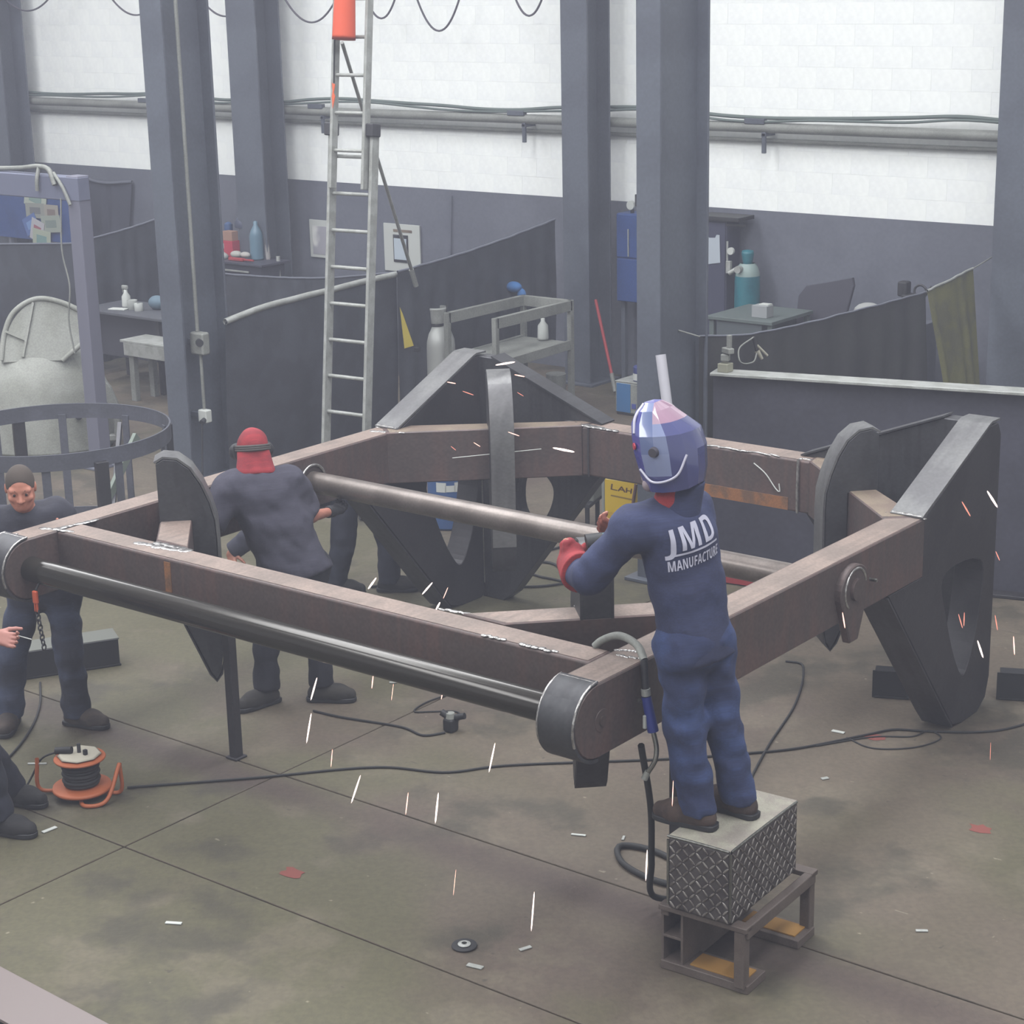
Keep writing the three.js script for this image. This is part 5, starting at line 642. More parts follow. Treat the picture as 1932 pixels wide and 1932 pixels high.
function person(label, j, o) {
  const foot = [(j.ankL[0] + j.ankR[0]) / 2, o.ground ?? 0, (j.ankL[2] + j.ankR[2]) / 2], t = thing('person', label, 'person', foot);
  const W = (nm, g, m, lb) => { g = g.clone(); g.applyMatrix4(t.matrixWorld.clone().invert()); const p = g.attributes.position, uv = new Float32Array(p.count * 2); for (let i = 0; i < p.count; i++) { uv[i * 2] = p.getX(i) + p.getZ(i) * 0.7; uv[i * 2 + 1] = p.getY(i); } g.setAttribute('uv', new THREE.BufferAttribute(uv, 2)); const q = shade(new THREE.Mesh(g, m)); q.name = sub(t, nm); t.add(q); if (lb) q.userData.label = lb; return q; };
  const leg = [0.078, 0.054, 0.038], arm = [0.043, 0.036, 0.026];
  const H = headPrims(j.head, o.face, o.up ?? [0, 1, 0]);
  const body = mesher([...trunk(j, -0.012, 0, o.slim ?? 1), cap(j.neck, j.head, 0.055, 0.052, 0.04), ...limb(j.hipL, j.kneeL, j.ankL, leg, 0), ...limb(j.hipR, j.kneeR, j.ankR, leg, 0), ...limb(j.shL, j.elL, j.wrL, arm, 0), ...limb(j.shR, j.elR, j.wrR, arm, 0)], 0.014);
  const fine = [body, mesher([...H.prims, cap(A3.add(j.head, [0, -1, 0], 0.04), j.neck, 0.052, 0.056, 0.03)], 0.0042)];
  for (const s of ['L', 'R']) if (o['hand' + s]) { const [fw, pl, th, cu] = o['hand' + s]; fine.push(mesher([...handPrims(j['wr' + s], fw, pl, th, cu), cap(A3.mid(j['el' + s], j['wr' + s], 0.8), j['wr' + s], 0.028, 0.024, 0.02)], 0.0036)); }
  W('body', mergeGeometries(fine.map((g) => { g.deleteAttribute('uv'); return g; })), skinMat(o.skin ?? '#8a5a48'));
  if (o.eyes) for (const k of [-1, 1]) { W('eye', new THREE.SphereGeometry(0.0085, 12, 8).translate(...H.P(k * 0.031, 0.001, 0.0795)), mat('#2a1d18', 0.3)); W('eyebrow', tube([H.P(k * 0.014, 0.021, 0.083), H.P(k * 0.03, 0.027, 0.079), H.P(k * 0.046, 0.021, 0.068)], 0.004, 6, 12), mat('#2c211c', 0.9)); }
  if (o.hair) W('hair', mesher([ell(H.P(0, 0.028, -0.014), [0.0775, 0.0945, 0.0975], 0.02, H.ax), ell(H.P(0, -0.02, 0.1), [0.075, 0.098, 0.082], 0.008, H.ax, { sub: true }), ell(H.P(0, -0.12, 0.0), [0.12, 0.09, 0.12], 0.01, H.ax, { sub: true })], 0.0055), mat(o.hair, 0.95));
  const qs = o.slim ?? 1, tg = o.trouserGrow ?? 0.022, down = (a, b, d) => A3.add(b, A3.unit(A3.sub(b, a)), d);
  W('trousers', mesher([...trunk(j, tg * 0.6, -0.02, qs).slice(0, 1), ...trunk(j, tg * 0.6, -0.02, qs).slice(2, 3), cap(j.hipL, j.hipR, 0.1 * qs + tg, 0.1 * qs + tg, 0.06), ...limb(j.hipL, j.kneeL, down(j.kneeL, j.ankL, o.hem ?? 0.0), [0.082, 0.062, 0.056], tg, 0.025, { cutB: true }), ...limb(j.hipR, j.kneeR, down(j.kneeR, j.ankR, o.hem ?? 0.0), [0.082, 0.062, 0.056], tg, 0.025, { cutB: true })], 0.0125, { noise: o.trouserNoise ?? 0.02, planes: [A3.unit(A3.sub(j.neck, j.pelvis))[1] > 0.5 ? [A3.add(j.pelvis, A3.unit(A3.sub(j.neck, j.pelvis)), 0.1), A3.unit(A3.sub(j.neck, j.pelvis))] : [A3.add(j.pelvis, [0, 0.16, 0]), [0, 1, 0]]] }), o.trousers);
  const sg = o.shirtGrow ?? 0.02, sl = o.sleeve ?? 1, arms = [];
  for (const s of ['L', 'R']) { const sh = j['sh' + s], el = j['el' + s], wr = j['wr' + s]; if (sl >= 1) arms.push(...limb(sh, el, A3.mid(el, wr, o.sleeveEnd ?? 0.92), [0.056, 0.05, 0.042], sg, 0.02, { cutB: true })); else arms.push(cap(sh, A3.mid(sh, el, sl), 0.056 + sg, 0.056 + sg, 0.05, { cutB: true })); }
  const upv = A3.unit(A3.sub(j.neck, j.pelvis)), shirt = mesher([...trunk(j, sg, o.hemUp ?? -0.12, qs), ...arms], 0.0125, { noise: o.shirtNoise ?? 0.022, planes: [[A3.add(j.pelvis, upv, o.shirtHem ?? -0.08), upv.map((x) => -x)]] });
  W(o.shirtName ?? 'shirt', shirt, o.shirt);
  for (const s of ['L', 'R']) { const b = bootPrims(j['ank' + s], j['toe' + s]), p = W('boot', mesher(b.prims, 0.0075, { planes: b.planes }), o.boots); const so = new THREE.Mesh(join([basis(ext(smoothPts([[-0.085, -0.034], [-0.085, 0.034], [0.02, 0.044], [0.12, 0.05], [0.19, 0.034], [0.205, 0], [0.19, -0.034], [0.12, -0.05], [0.02, -0.042]], 30), 0.018, 0.003), [j['ank' + s][0] - foot[0], b.base + 0.002 - foot[1], j['ank' + s][2] - foot[2]], [b.f[0], 0, b.f[2]], [b.f[2], 0, -b.f[0]], [0, 1, 0])]), M.black); so.name = 'sole'; shade(so); p.add(so); }
  return { t, W, H, shirt };
}
const nudge = (g, m) => g;
// --- the worker on the box, back to the camera
{
  const j = { ankL: [-3.94, 0.735, -6.165], toeL: [-4.13, 0.68, -6.14], ankR: [-3.86, 0.735, -6.37], toeR: [-4.05, 0.68, -6.38], kneeL: [-3.98, 1.09, -6.13], kneeR: [-3.91, 1.08, -6.3], hipL: [-3.98, 1.46, -6.1], hipR: [-3.94, 1.46, -6.24], pelvis: [-3.96, 1.49, -6.17], neck: [-4.05, 2.055, -6.14], head: [-4.055, 2.225, -6.13], shL: [-4.12, 1.97, -5.955], shR: [-4.05, 1.975, -6.29], elL: [-4.31, 1.745, -5.93], wrL: [-4.475, 1.715, -6.04], elR: [-4.27, 1.79, -6.46], wrR: [-4.4, 1.835, -6.34] };
  const cloth = fabric([60, 68, 106], [52, 58, 92], 2), jean = fabric([60, 78, 128], [50, 60, 100], 2);
  const p = person('worker in a blue welding helmet and navy jacket standing on the checker-plate box, back turned', j, { ground: 0.65, face: [-0.9, -0.22, 0.25], skin: '#9a6a58', handL: [[-0.1, 0.8, -0.3], [0.75, 0.05, -0.6], 1, 0.75], handR: [[-0.5, 0.1, 0.6], [0.2, -0.3, 0.5], 1, 0.7], trousers: jean, shirt: cloth, shirtName: 'jacket', shirtGrow: 0.024, trouserGrow: 0.018, shirtHem: -0.1, sleeve: 1, boots: fabric([84, 66, 58], [66, 52, 48], 4), hem: 0.02, shirtNoise: 0.018, trouserNoise: 0.024, slim: 0.84, sleeveEnd: 0.72 });
  const W = p.W, H = p.H, red = fabric([178, 56, 62], [150, 46, 54], 4);
  // red welding glove with a gauntlet; fingers closed on the grinder
  const g = [...handPrims(j.wrL, [-0.1, 0.8, -0.3], [0.75, 0.05, -0.6], 1, 1.05, 2.1), cap(A3.mid(j.elL, j.wrL, 0.5), A3.add(j.wrL, [-0.01, 0.02, -0.01]), 0.088, 0.066, 0.03, { cutA: true })];
  W('glove', mesher(g, 0.005, { noise: 0.006 }), red, 'red leather welding glove');
  W('glove', mesher([...handPrims(j.wrR, [-0.4, 0.05, 0.6], [0.3, -0.3, 0.4], 1, 0.7, 1.4), cap(A3.mid(j.elR, j.wrR, 0.65), j.wrR, 0.075, 0.05, 0.03, { cutA: true })], 0.005), fabric([150, 74, 54], [120, 60, 48], 4), 'brown-orange glove');
  W('hood', mesher([ell(H.P(0, 0.0, -0.02), [0.088, 0.11, 0.108], 0.02, H.ax), cap(H.P(0, -0.05, -0.04), A3.add(j.neck, [0.01, 0.0, 0]), 0.075, 0.085, 0.03), ell(H.P(0, -0.02, 0.12), [0.065, 0.1, 0.07], 0.01, H.ax, { sub: true })], 0.006, { noise: 0.008, planes: [[A3.add(j.neck, [0, -0.02, 0]), [0, -1, 0]]] }), red, 'red cloth hood round the neck');
  W('respirator', mesher([ell(H.P(0, -0.055, 0.09), [0.042, 0.05, 0.045], 0.02, H.ax), cap(H.P(0.04, -0.06, 0.07), H.P(0.06, -0.075, 0.085), 0.03, 0.03, 0.01), cap(H.P(-0.04, -0.06, 0.07), H.P(-0.06, -0.075, 0.085), 0.03, 0.03, 0.01)], 0.0055), mat('#a8989c', 0.6), 'pale grey dust mask'); W('goggles', mesher([ell(H.P(0, 0.0, 0.085), [0.066, 0.032, 0.03], 0.01, H.ax)], 0.005), M.black);
  // welding helmet: a shell pushed back on the head, visor pointing up
  const c = A3.add(j.head, [0, 0.06, 0]), hx = [[0.1, 0, 0.995], A3.unit([-0.14, 1, 0]), A3.unit([-1, -0.14, 0.1])], Q = (x, y, z) => A3.add(A3.add(A3.add(c, hx[0], x), hx[1], y), hx[2], z);
  // faceted shell: painted facets, deep blue in front, pale lavender at the sides, navy behind, a pinkish panel above
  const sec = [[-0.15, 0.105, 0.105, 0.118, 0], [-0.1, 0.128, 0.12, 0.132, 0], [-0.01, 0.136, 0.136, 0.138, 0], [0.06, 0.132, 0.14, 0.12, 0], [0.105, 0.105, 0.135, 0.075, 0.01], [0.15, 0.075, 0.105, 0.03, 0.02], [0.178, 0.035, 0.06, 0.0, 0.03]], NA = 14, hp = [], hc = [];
  const at = (i, a) => { const [h, rl, rf, rb, sh] = sec[i], ca = Math.cos(a), sa = Math.sin(a), q = 1 / Math.pow(Math.abs(ca) ** 2.6 + Math.abs(sa) ** 2.6, 1 / 2.6); return Q(ca * rl * q, h - (i === 0 ? 0.02 * Math.abs(ca) : 0), sh + (sa > 0 ? rf : rb) * sa * q); };
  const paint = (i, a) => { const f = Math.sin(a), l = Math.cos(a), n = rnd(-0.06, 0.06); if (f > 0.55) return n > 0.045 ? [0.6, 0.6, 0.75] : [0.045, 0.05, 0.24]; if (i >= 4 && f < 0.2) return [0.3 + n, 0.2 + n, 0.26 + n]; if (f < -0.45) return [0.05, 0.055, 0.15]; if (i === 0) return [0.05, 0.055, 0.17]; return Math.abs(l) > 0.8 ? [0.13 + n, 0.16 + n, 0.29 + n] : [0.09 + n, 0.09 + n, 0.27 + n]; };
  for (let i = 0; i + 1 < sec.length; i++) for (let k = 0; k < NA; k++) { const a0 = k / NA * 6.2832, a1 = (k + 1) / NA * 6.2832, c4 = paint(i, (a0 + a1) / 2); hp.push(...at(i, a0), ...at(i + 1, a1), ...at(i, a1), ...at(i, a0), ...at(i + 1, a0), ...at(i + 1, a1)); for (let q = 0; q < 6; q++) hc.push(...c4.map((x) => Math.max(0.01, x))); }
  for (let k = 0; k < NA; k++) { hp.push(...at(6, k / NA * 6.2832), ...Q(0, 0.186, 0.05), ...at(6, (k + 1) / NA * 6.2832)); for (let q = 0; q < 3; q++) hc.push(0.1, 0.1, 0.3); }
  const hg = new THREE.BufferGeometry(); hg.setAttribute('position', new THREE.Float32BufferAttribute(hp, 3)); hg.computeVertexNormals(); const hg2 = toCreasedNormals(hg, 0.3); hg2.setAttribute('color', new THREE.Float32BufferAttribute(hc, 3));
  W('welding_helmet', hg2, new THREE.MeshPhysicalMaterial({ vertexColors: true, roughness: 0.25, clearcoat: 1, clearcoatRoughness: 0.06, side: THREE.DoubleSide }), 'glossy faceted blue and lavender welding helmet');
  for (const k of [-1, 1]) W('helmet_knob', cyl(Q(k * 0.134, -0.0, 0.0), Q(k * 0.15, -0.0, 0.0), 0.022, 0.018, 16), mat('#4a4650', 0.4));
  W('helmet_ridge', tube([Q(0.12, -0.07, 0.08), Q(0.135, -0.12, 0.02), Q(0.125, -0.1, -0.08), Q(0.1, -0.02, -0.125)], 0.005, 8, 40), mat('#d6d4e6', 0.2)); W('helmet_ridge', tube([Q(0.1, 0.07, 0.1), Q(0.075, 0.13, 0.1), Q(0.03, 0.175, 0.08)], 0.006, 8, 30), mat('#d6d4e6', 0.2)); W('decal', cyl(Q(0.105, 0.02, 0.1), Q(0.109, 0.02, 0.104), 0.014, 0.014, 12), mat('#d0455a', 0.3), 'small red decal');
  W('collar', mesher([cap(A3.add(j.neck, [0.02, -0.03, -0.01]), A3.add(j.neck, [0.045, 0.1, -0.02]), 0.092, 0.084, 0.02, { cutB: true })], 0.007), cloth, 'stand-up jacket collar');
  // lettering printed on the back of the jacket: a patch laid onto the cloth
  const alpha = canvasTex(512, 384, (x, w, h) => { x.fillStyle = '#000'; x.fillRect(0, 0, w, h); x.fillStyle = '#fff'; x.textAlign = 'center'; x.font = 'bold 250px sans-serif'; x.fillText('JMD', w / 2, 200, w - 30); x.fillRect(20, 218, w - 40, 16); x.font = 'bold 112px sans-serif'; x.fillText('MANUFACTURE', w / 2, 345, w - 10); }); alpha.colorSpace = THREE.NoColorSpace;
  const sp = p.shirt.attributes.position, ix = p.shirt.index.array, N = 22, M2 = 16, up = A3.unit([-0.1, 1, 0.02]), out0 = A3.unit([0.93, 0.05, 0.36]), rt = A3.unit(A3.cross(up, out0)), cen = [-4.0, 1.90, -6.13], tri = [];
  for (let i = 0; i < ix.length; i += 3) { const a = [sp.getX(ix[i]), sp.getY(ix[i]), sp.getZ(ix[i])]; if (Math.hypot(...A3.sub(a, cen)) < 0.3) tri.push([a, [sp.getX(ix[i + 1]), sp.getY(ix[i + 1]), sp.getZ(ix[i + 1])], [sp.getX(ix[i + 2]), sp.getY(ix[i + 2]), sp.getZ(ix[i + 2])]]); }
  const ray = new THREE.Ray(), hit = V(), pos = [], uv = [], idx = [];
  for (let a = 0; a <= N; a++) for (let b = 0; b <= M2; b++) { const s = (a / N - 0.5) * 0.255, h = (b / M2 - 0.5) * 0.2, o0 = A3.add(A3.add(A3.add(cen, rt, s), up, h + s * 0.1), out0, 0.5); ray.set(v3(o0), v3(out0).negate()); let best = 1e9; for (const q of tri) { const r = ray.intersectTriangle(v3(q[0]), v3(q[1]), v3(q[2]), false, hit); if (r) best = Math.min(best, ray.origin.distanceTo(hit)); } if (best > 1) best = 0.5; const e = A3.add(o0, out0, -best + 0.004); pos.push(...e); uv.push(a / N, b / M2); }
  for (let a = 0; a < N; a++) for (let b = 0; b < M2; b++) { const k = a * (M2 + 1) + b; idx.push(k, k + M2 + 1, k + 1, k + 1, k + M2 + 1, k + M2 + 2); }
  const pg = new THREE.BufferGeometry(); pg.setAttribute('position', new THREE.Float32BufferAttribute(pos, 3)); pg.setAttribute('uv', new THREE.Float32BufferAttribute(uv, 2)); pg.setIndex(idx); pg.applyMatrix4(p.t.matrixWorld.clone().invert()); pg.computeVertexNormals();
  const pm = shade(new THREE.Mesh(pg, new THREE.MeshStandardMaterial({ color: '#a4a4b4', alphaMap: alpha, alphaTest: 0.5, roughness: 0.85, side: THREE.DoubleSide }))); pm.name = 'back_print'; p.t.add(pm); pm.userData.label = 'white printed letters JMD MANUFACTURE on the back';
  // angle grinder in his hands
  const gr = thing('angle_grinder', 'teal and black angle grinder held in the red glove', 'grinder', [-4.37, 1.8, -6.2]);
  wpart(gr, 'handle', [cyl([-4.43, 1.812, -6.17], [-4.3, 1.832, -6.3], 0.035, 0.03, 18)], mat('#4c7482', 0.4)); wpart(gr, 'head', [cyl([-4.47, 1.8, -6.13], [-4.42, 1.81, -6.18], 0.045, 0.04, 18)], M.black); wpart(gr, 'grip', cyl([-4.38, 1.79, -6.22], [-4.33, 1.74, -6.2], 0.03, 0.026), M.black); wpart(gr, 'disc', lathe([[0.01, 0], [0.06, 0], [0.06, 0.004], [0.01, 0.006]], 28).rotateZ(0.3).translate(-4.47, 1.752, -6.13), M.galv);
}
// --- the man in the red hood, leaning over the left beam
{
  const j = { ankL: [-7.63, 0.085, -7.26], toeL: [-7.66, 0.02, -7.1], ankR: [-7.40, 0.085, -7.49], toeR: [-7.26, 0.02, -7.58], kneeL: [-7.62, 0.45, -7.28], kneeR: [-7.4, 0.45, -7.48], hipL: [-7.54, 0.84, -7.32], hipR: [-7.41, 0.84, -7.45], pelvis: [-7.47, 0.88, -7.38], neck: [-7.68, 1.365, -7.33], head: [-7.735, 1.495, -7.37], shL: [-7.74, 1.32, -7.17], shR: [-7.55, 1.315, -7.48], elL: [-7.76, 1.1, -7.0], wrL: [-7.72, 1.2, -6.8], elR: [-7.52, 1.085, -7.6], wrR: [-7.56, 1.06, -7.8] };
  const tee = fabric([70, 68, 84], [60, 58, 74], 3), dark = fabric([44, 44, 56], [36, 36, 46], 3);
  const p = person('worker in a red hood and dark grey T-shirt leaning at the left beam', j, { face: [-0.75, -0.3, -0.6], skin: '#a06a5a', handR: [[-0.2, -0.1, -0.9], [-0.3, -0.9, 0], 1, 0.8], handL: [[0, 0.2, 1], [0, -1, 0.2], 1, 0.6], trousers: dark, shirt: tee, shirtGrow: 0.03, shirtHem: -0.12, sleeve: 0.85, boots: fabric([58, 54, 50], [46, 43, 42], 4), trouserGrow: 0.016, hem: -0.02 });
  const red = fabric([172, 50, 58], [146, 42, 52], 4);
  p.W('hood', mesher([ell(p.H.P(0, 0.03, -0.012), [0.09, 0.105, 0.11], 0.02, p.H.ax), cap(p.H.P(-0.045, -0.04, -0.05), p.H.P(-0.065, -0.125, -0.085), 0.05, 0.045, 0.03), cap(p.H.P(0.045, -0.04, -0.05), p.H.P(0.065, -0.125, -0.085), 0.05, 0.045, 0.03), cap(p.H.P(0, -0.04, -0.06), p.H.P(0, -0.125, -0.1), 0.05, 0.04, 0.03), ell(p.H.P(0, -0.03, 0.12), [0.07, 0.1, 0.08], 0.01, p.H.ax, { sub: true })], 0.0055, { noise: 0.008, planes: [[p.H.P(0, -0.14, 0), p.H.ax[1].map((x) => -x)]] }), red, 'red cloth hood with a neck flap');
  const band = []; for (let i = 0; i <= 32; i++) { const a = i / 32 * Math.PI * 2; band.push(p.H.P(0.0945 * Math.cos(a), 0.02 + 0.012 * Math.sin(a), -0.012 + 0.114 * Math.sin(a))); }
  const bg = []; for (const dy of [-0.011, 0, 0.011]) bg.push(tube(band.map((q) => A3.add(q, p.H.ax[1], dy)), 0.0075, 6, 64, true)); p.W('strap', mergeGeometries(bg), mat('#55504e', 0.8), 'grey head strap'); p.W('face_shield', mesher([cap(p.H.P(-0.08, 0.01, 0.1), p.H.P(0.08, 0.01, 0.1), 0.05, 0.05, 0.02), cap(p.H.P(0.085, -0.02, 0.05), p.H.P(0.09, 0.03, 0.03), 0.02, 0.02, 0.02)], 0.006), M.black);
  p.W('glove', mesher([...handPrims(j.wrR, [-0.2, -0.1, -0.9], [-0.3, -0.9, 0], 1, 0.8, 1.35), cap(A3.mid(j.elR, j.wrR, 0.86), j.wrR, 0.036, 0.034, 0.02, { cutA: true })], 0.005), M.black, 'black glove');
}
// --- the man bending behind the second tube; only his legs show
{
  const j = { ankL: [-8.7, 0.085, -9.0], toeL: [-8.56, 0.02, -9.1], ankR: [-8.45, 0.085, -9.27], toeR: [-8.3, 0.02, -9.38], kneeL: [-8.63, 0.42, -9.02], kneeR: [-8.46, 0.43, -9.28], hipL: [-8.64, 0.75, -9.08], hipR: [-8.53, 0.75, -9.27], pelvis: [-8.6, 0.77, -9.18], neck: [-8.94, 0.76, -8.86], head: [-9.04, 0.7, -8.72], shL: [-8.95, 0.74, -8.74], shR: [-8.84, 0.75, -9.02], elL: [-9.05, 0.5, -8.6], wrL: [-9.2, 0.34, -8.5], elR: [-8.98, 0.5, -8.9], wrR: [-9.15, 0.36, -8.78] };
  person('worker in dark trousers bending down behind the second cross tube', j, { face: [-0.3, -0.9, 0.3], up: [-0.8, 0.3, 0.4], skin: '#8a5a48', hair: '#2a2422', handL: [[0.5, -0.6, 0.3], [0.3, -0.5, -0.6], 1, 0.5], handR: [[0.5, -0.6, 0.3], [0.3, -0.5, 0.6], 1, 0.5], trousers: fabric([44, 48, 66], [36, 38, 54], 3), shirt: fabric([54, 54, 70], [46, 46, 60], 3), shirtHem: 0.02, sleeve: 1, boots: fabric([50, 46, 44], [40, 38, 38], 4), hem: 0.02 });
}
// --- the bare-headed man at the left
{
  const j = { ankL: [-8.29, 0.085, -6.4], toeL: [-8.17, 0.02, -6.44], ankR: [-8.6, 0.085, -6.17], toeR: [-8.5, 0.02, -6.05], kneeL: [-8.29, 0.44, -6.38], kneeR: [-8.55, 0.44, -6.18], hipL: [-8.33, 0.83, -6.4], hipR: [-8.47, 0.83, -6.28], pelvis: [-8.4, 0.87, -6.34], neck: [-8.275, 1.335, -6.165], head: [-8.235, 1.485, -6.115], shL: [-8.215, 1.275, -6.335], shR: [-8.43, 1.265, -6.035], elL: [-8.2, 1.02, -6.42], wrL: [-8.13, 1.2, -6.28], elR: [-8.36, 1.0, -6.0], wrR: [-8.15, 1.16, -6.02] };
  person('bare-headed man in a dark grey T-shirt and jeans leaning forward behind the left beam', j, { face: [0.72, -0.28, 0.6], skin: '#b07562', hair: '#544a44', eyes: true, handL: [[0.1, 0.3, 0.9], [0.9, 0, -0.2], 1, 0.6], handR: [[0.1, 0.1, 0.9], [0.9, 0, -0.2], 1, 0.6], trousers: fabric([70, 78, 104], [52, 52, 66], 1.5), shirt: fabric([62, 62, 76], [54, 54, 66], 3), shirtGrow: 0.03, shirtHem: -0.12, sleeve: 0.8, boots: fabric([84, 72, 66], [64, 56, 54], 4), hem: 0.02, trouserGrow: 0.02 });
}
// --- the man mostly outside the left edge: a hand and a boot show
{
  const j = { ankL: [-7.72, 0.085, -5.5], toeL: [-7.58, 0.02, -5.55], ankR: [-7.475, 0.085, -5.235], toeR: [-7.31, 0.02, -5.3], kneeL: [-7.7, 0.44, -5.3], kneeR: [-7.51, 0.44, -5.2], hipL: [-7.72, 0.84, -5.18], hipR: [-7.64, 0.84, -5.03], pelvis: [-7.69, 0.88, -5.1], neck: [-7.72, 1.4, -5.02], head: [-7.7, 1.55, -5.03], shL: [-7.73, 1.34, -5.2], shR: [-7.66, 1.34, -4.86], elL: [-7.62, 1.08, -5.2], wrL: [-7.425, 1.045, -5.275], elR: [-7.6, 1.06, -4.85], wrR: [-7.55, 0.9, -4.95] };
  person('person at the left edge, only a forearm, hand and dark boot in view', j, { face: [0.8, -0.3, -0.5], skin: '#9c6a60', hair: '#2c2624', handL: [[0.8, -0.12, -0.35], [-0.3, -0.6, -0.7], 1, 0.35], handR: [[0.5, -0.6, 0], [0, 0, -1], 1, 0.5], trousers: fabric([44, 46, 62], [36, 38, 50], 3), shirt: fabric([58, 58, 72], [50, 50, 62], 3), shirtGrow: 0.025, sleeve: 0.8, boots: fabric([48, 46, 48], [38, 37, 40], 4), hem: 0.0 });
  const st = solo('thin_stick', cyl([-7.35, 1.055, -5.33], [-7.27, 1.03, -5.38], 0.0035, 0.003, 8), M.galv, 'thin pale electrode held at the left edge', 'rod');
}
// welding torch hung over the front right corner of the frame, with its hose
{
  const t = thing('welding_torch', 'blue-handled welding torch hanging over the right beam beside the worker', 'torch', [-4.2, 1.0, -6.15]);
  wpart(t, 'neck', tube([[-4.47, 1.335, -6.18], [-4.44, 1.365, -6.19], [-4.36, 1.4, -6.2], [-4.25, 1.385, -6.18], [-4.195, 1.34, -6.15]], 0.017, 10, 40), M.greyPaint); wpart(t, 'cuff', cyl([-4.195, 1.345, -6.15], [-4.175, 1.21, -6.13], 0.016), M.mill); wpart(t, 'ferrule', cyl([-4.175, 1.225, -6.13], [-4.172, 1.195, -6.13], 0.02), M.galv); wpart(t, 'handle', cyl([-4.172, 1.19, -6.13], [-4.14, 1.04, -6.135], 0.021, 0.024, 16), mat('#2f3f9a', 0.4)); wpart(t, 'trigger', bx(-4.165, 1.085, -6.11, 0.015, 0.06, 0.015, 0.004), M.paper); wpart(t, 'swan_neck', tube([[-4.14, 1.04, -6.135], [-4.12, 0.97, -6.13], [-4.12, 0.92, -6.12], [-4.15, 0.86, -6.11]], 0.011, 8, 30), M.bright); wpart(t, 'nozzle', cyl([-4.15, 0.865, -6.11], [-4.165, 0.83, -6.105], 0.013, 0.015), M.galv);
  const h = thing('orange_hook', 'orange-topped hook and dark chain hanging below the left end of the front tube', 'hook', [-7.72, 0.8, -5.8]); wpart(h, 'handle', [bx(-7.725, 1.055, -5.765, 0.035, 0.07, 0.02, 0.008), bx(-7.733, 1.0, -5.765, 0.01, 0.05, 0.012), bx(-7.717, 1.0, -5.765, 0.01, 0.05, 0.012)], mat('#d9603c', 0.5)); const ch = []; for (let i = 0; i < 8; i++) ch.push(new THREE.TorusGeometry(0.012, 0.004, 6, 12).scale(1, 1.4, 1).rotateY(i % 2 ? 1.57 : 0).translate(-7.72 + i * 0.004, 0.97 - i * 0.026, -5.765)); wpart(h, 'chain', ch, M.mill); wpart(h, 'strap', cyl([-7.725, 1.09, -5.77], [-7.73, 1.12, -5.8], 0.006), M.rubber);
}
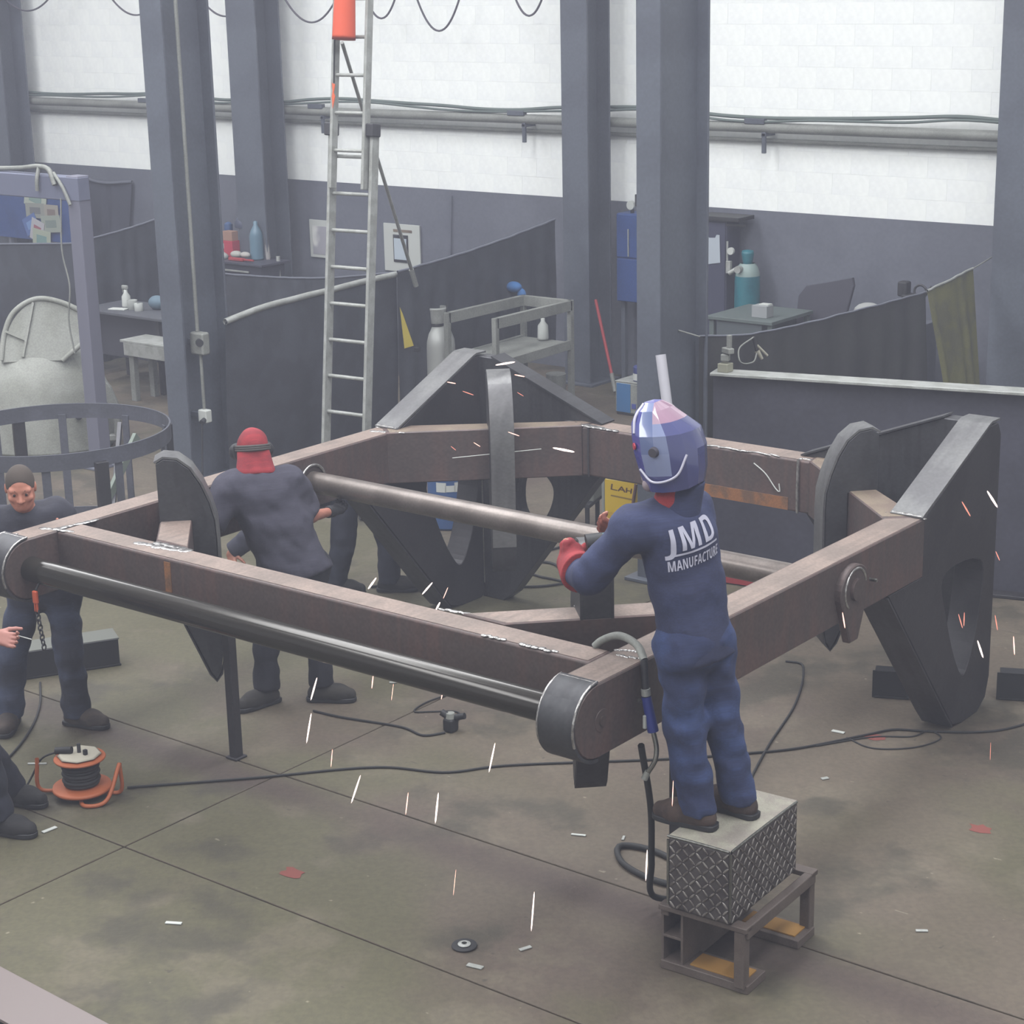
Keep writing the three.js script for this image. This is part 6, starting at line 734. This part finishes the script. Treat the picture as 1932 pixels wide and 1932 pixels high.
// sparks from the grinding: hot slivers in the air, placed in space with their own paths
{
  const hot = new THREE.MeshStandardMaterial({ color: '#000000', emissive: new THREE.Color(1.0, 0.52, 0.4), emissiveIntensity: 2.3, roughness: 1 }), white = new THREE.MeshStandardMaterial({ color: '#000000', emissive: new THREE.Color(1.0, 0.78, 0.7), emissiveIntensity: 2.4, roughness: 1 }), dim = new THREE.MeshStandardMaterial({ color: '#000000', emissive: new THREE.Color(0.85, 0.3, 0.22), emissiveIntensity: 1.1, roughness: 1 });
  [
[-6.096, 0.852, -6.142, -6.139, 0.725, -6.133, 0.0072, 2, "glowing spark in front of the right boot of the red-hooded worker"],
[-5.982, 0.749, -5.976, -6.021, 0.585, -5.972, 0.007, 2, "glowing spark just below the right boot of the red-hooded worker"],
[-5.533, 0.601, -5.822, -5.586, 0.451, -5.806, 0.0067, 2, "glowing spark left of the middle pair above the floor joint"],
[-5.299, 0.554, -5.881, -5.325, 0.434, -5.886, 0.0044, 1, "glowing spark left partner of the pair at the floor joint"],
[-5.192, 0.551, -5.965, -5.22, 0.388, -5.968, 0.0075, 2, "glowing spark right partner of the pair at the floor joint"],
[-5.05, 0.745, -6.205, -5.088, 0.589, -6.201, 0.0067, 2, "glowing spark beside the floor cable left of the rounded nose"],
[-3.89, 0.734, -5.722, -3.906, 0.585, -5.734, 0.0058, 2, "glowing spark left of the step box"],
[-3.864, 0.986, -5.869, -3.879, 0.862, -5.884, 0.0031, 1, "glowing spark against the leg of the worker on the box"],
[-4.306, 0.51, -5.519, -4.331, 0.318, -5.525, 0.0059, 2, "glowing spark above the grinding disc"],
[-4.748, 0.467, -5.551, -4.773, 0.334, -5.557, 0.002, 1, "glowing spark thin one left of the grinding disc"],
[-5.77, 0.647, -5.89, -5.793, 0.546, -5.897, 0.0032, 1, "glowing spark below the two bright ones at the boot"],
[-5.883, 0.863, -6.311, -5.905, 0.779, -6.319, 0.0048, 1, "glowing spark just under the front tube, left one"],
[-5.808, 0.811, -6.37, -5.832, 0.716, -6.376, 0.0024, 1, "glowing spark thin one just under the front tube"],
[-5.623, 0.762, -6.517, -5.643, 0.716, -6.527, 0.0038, 1, "glowing spark just under the front tube, right one"],
[-5.239, 1.073, -6.439, -5.264, 0.997, -6.444, 0.0037, 1, "glowing spark against the front beam face"],
[-6.264, 1.159, -6.774, -6.313, 1.091, -6.76, 0.0087, 2, "glowing spark above the front beam near the bent worker, left one"],
[-6.041, 1.127, -6.951, -6.098, 1.056, -6.931, 0.0077, 2, "glowing spark above the front beam near the bent worker, right one"],
[-5.98, 1.099, -6.999, -6.014, 1.031, -6.998, 0.0036, 1, "glowing spark left of the foot of the corner box"],
[-5.883, 1.087, -6.821, -5.914, 1.037, -6.822, 0.0085, 2, "glowing spark on top of the front beam by the corner box"],
[-6.209, 1.029, -6.818, -6.184, 1.007, -6.863, 0.0077, 2, "glowing spark lying flat above the front beam"],
[-5.093, 1.225, -6.682, -5.125, 1.182, -6.682, 0.007, 2, "glowing spark on the front right corner brace"],
[-4.669, 1.274, -6.763, -4.678, 1.2, -6.781, 0.0041, 1, "glowing spark in front of the brace beside the worker"],
[-6.279, 1.521, -8.294, -6.193, 1.488, -8.388, 0.0116, 2, "glowing spark large one before the rear beam"],
[-6.837, 1.901, -8.489, -6.757, 1.914, -8.578, 0.0103, 2, "glowing spark large one before the trolley leg"],
[-6.751, 1.842, -8.558, -6.715, 1.824, -8.612, 0.0061, 1, "glowing spark right of the trolley leg"],
[-7.06, 1.807, -8.312, -7.032, 1.792, -8.36, 0.0049, 1, "glowing spark left upper one before the corner peak"],
[-6.991, 1.751, -8.367, -6.951, 1.72, -8.425, 0.0049, 0, "glowing spark middle one before the corner peak"],
[-6.475, 1.618, -8.139, -6.436, 1.588, -8.195, 0.0041, 1, "glowing spark on the flat strip of the rear lug"],
[-6.755, 1.513, -8.172, -6.737, 1.482, -8.211, 0.0036, 1, "glowing spark on the rear beam left of the strip"],
[-6.858, 1.494, -8.09, -6.848, 1.463, -8.124, 0.0036, 0, "glowing spark faint one on the rear beam"],
[-6.74, 1.737, -8.566, -6.722, 1.707, -8.607, 0.0037, 0, "glowing spark right of the flat strip"],
[-3.302, 1.908, -7.465, -3.271, 1.825, -7.514, 0.0088, 2, "glowing spark large one at the right edge before the dark corner"],
[-3.386, 1.863, -7.398, -3.362, 1.787, -7.443, 0.0057, 0, "glowing spark dim one left of the large one at the right edge"],
[-3.184, 1.333, -7.175, -3.17, 1.244, -7.212, 0.0072, 2, "glowing spark bright one low before the right corner plate"],
[-3.337, 1.384, -7.309, -3.329, 1.309, -7.341, 0.0044, 0, "glowing spark dim left one of the close pair at the right corner"],
[-3.317, 1.391, -7.325, -3.325, 1.318, -7.344, 0.0044, 0, "glowing spark dim right one of the close pair at the right corner"],
[-3.78, 1.369, -7.085, -3.779, 1.285, -7.112, 0.0049, 1, "glowing spark below the pear-shaped plate on the right beam"],
[-3.212, 1.376, -7.408, -3.209, 1.295, -7.437, 0.0044, 0, "glowing spark dim one near the right edge"],
[-3.145, 1.276, -7.461, -3.146, 1.18, -7.486, 0.0052, 1, "glowing spark last one at the right edge"],
[-3.221, 1.665, -7.401, -3.214, 1.615, -7.433, 0.0044, 0, "glowing spark small dim one on the dark corner plate"],
[-2.958, 1.036, -6.844, -2.965, 0.945, -6.864, 0.002, 0, "glowing spark faint one above the floor at the far right"]
].forEach(([ax, ay, az, bx_, by, bz, r, k, l]) => { const a = V(ax, ay, az), b = V(bx_, by, bz), L = a.distanceTo(b); const g = aim(new THREE.LatheGeometry([[0, -0.5], [0.6, -0.42], [1, 0], [0.7, 0.4], [0, 0.5]].map(([x, y]) => new THREE.Vector2(x * r * 0.6, y * L)), 8), a, b); solo('spark', g, [dim, hot, white][k], l, 'spark', 'grinding sparks'); });
}
renderer.render(scene, camera);
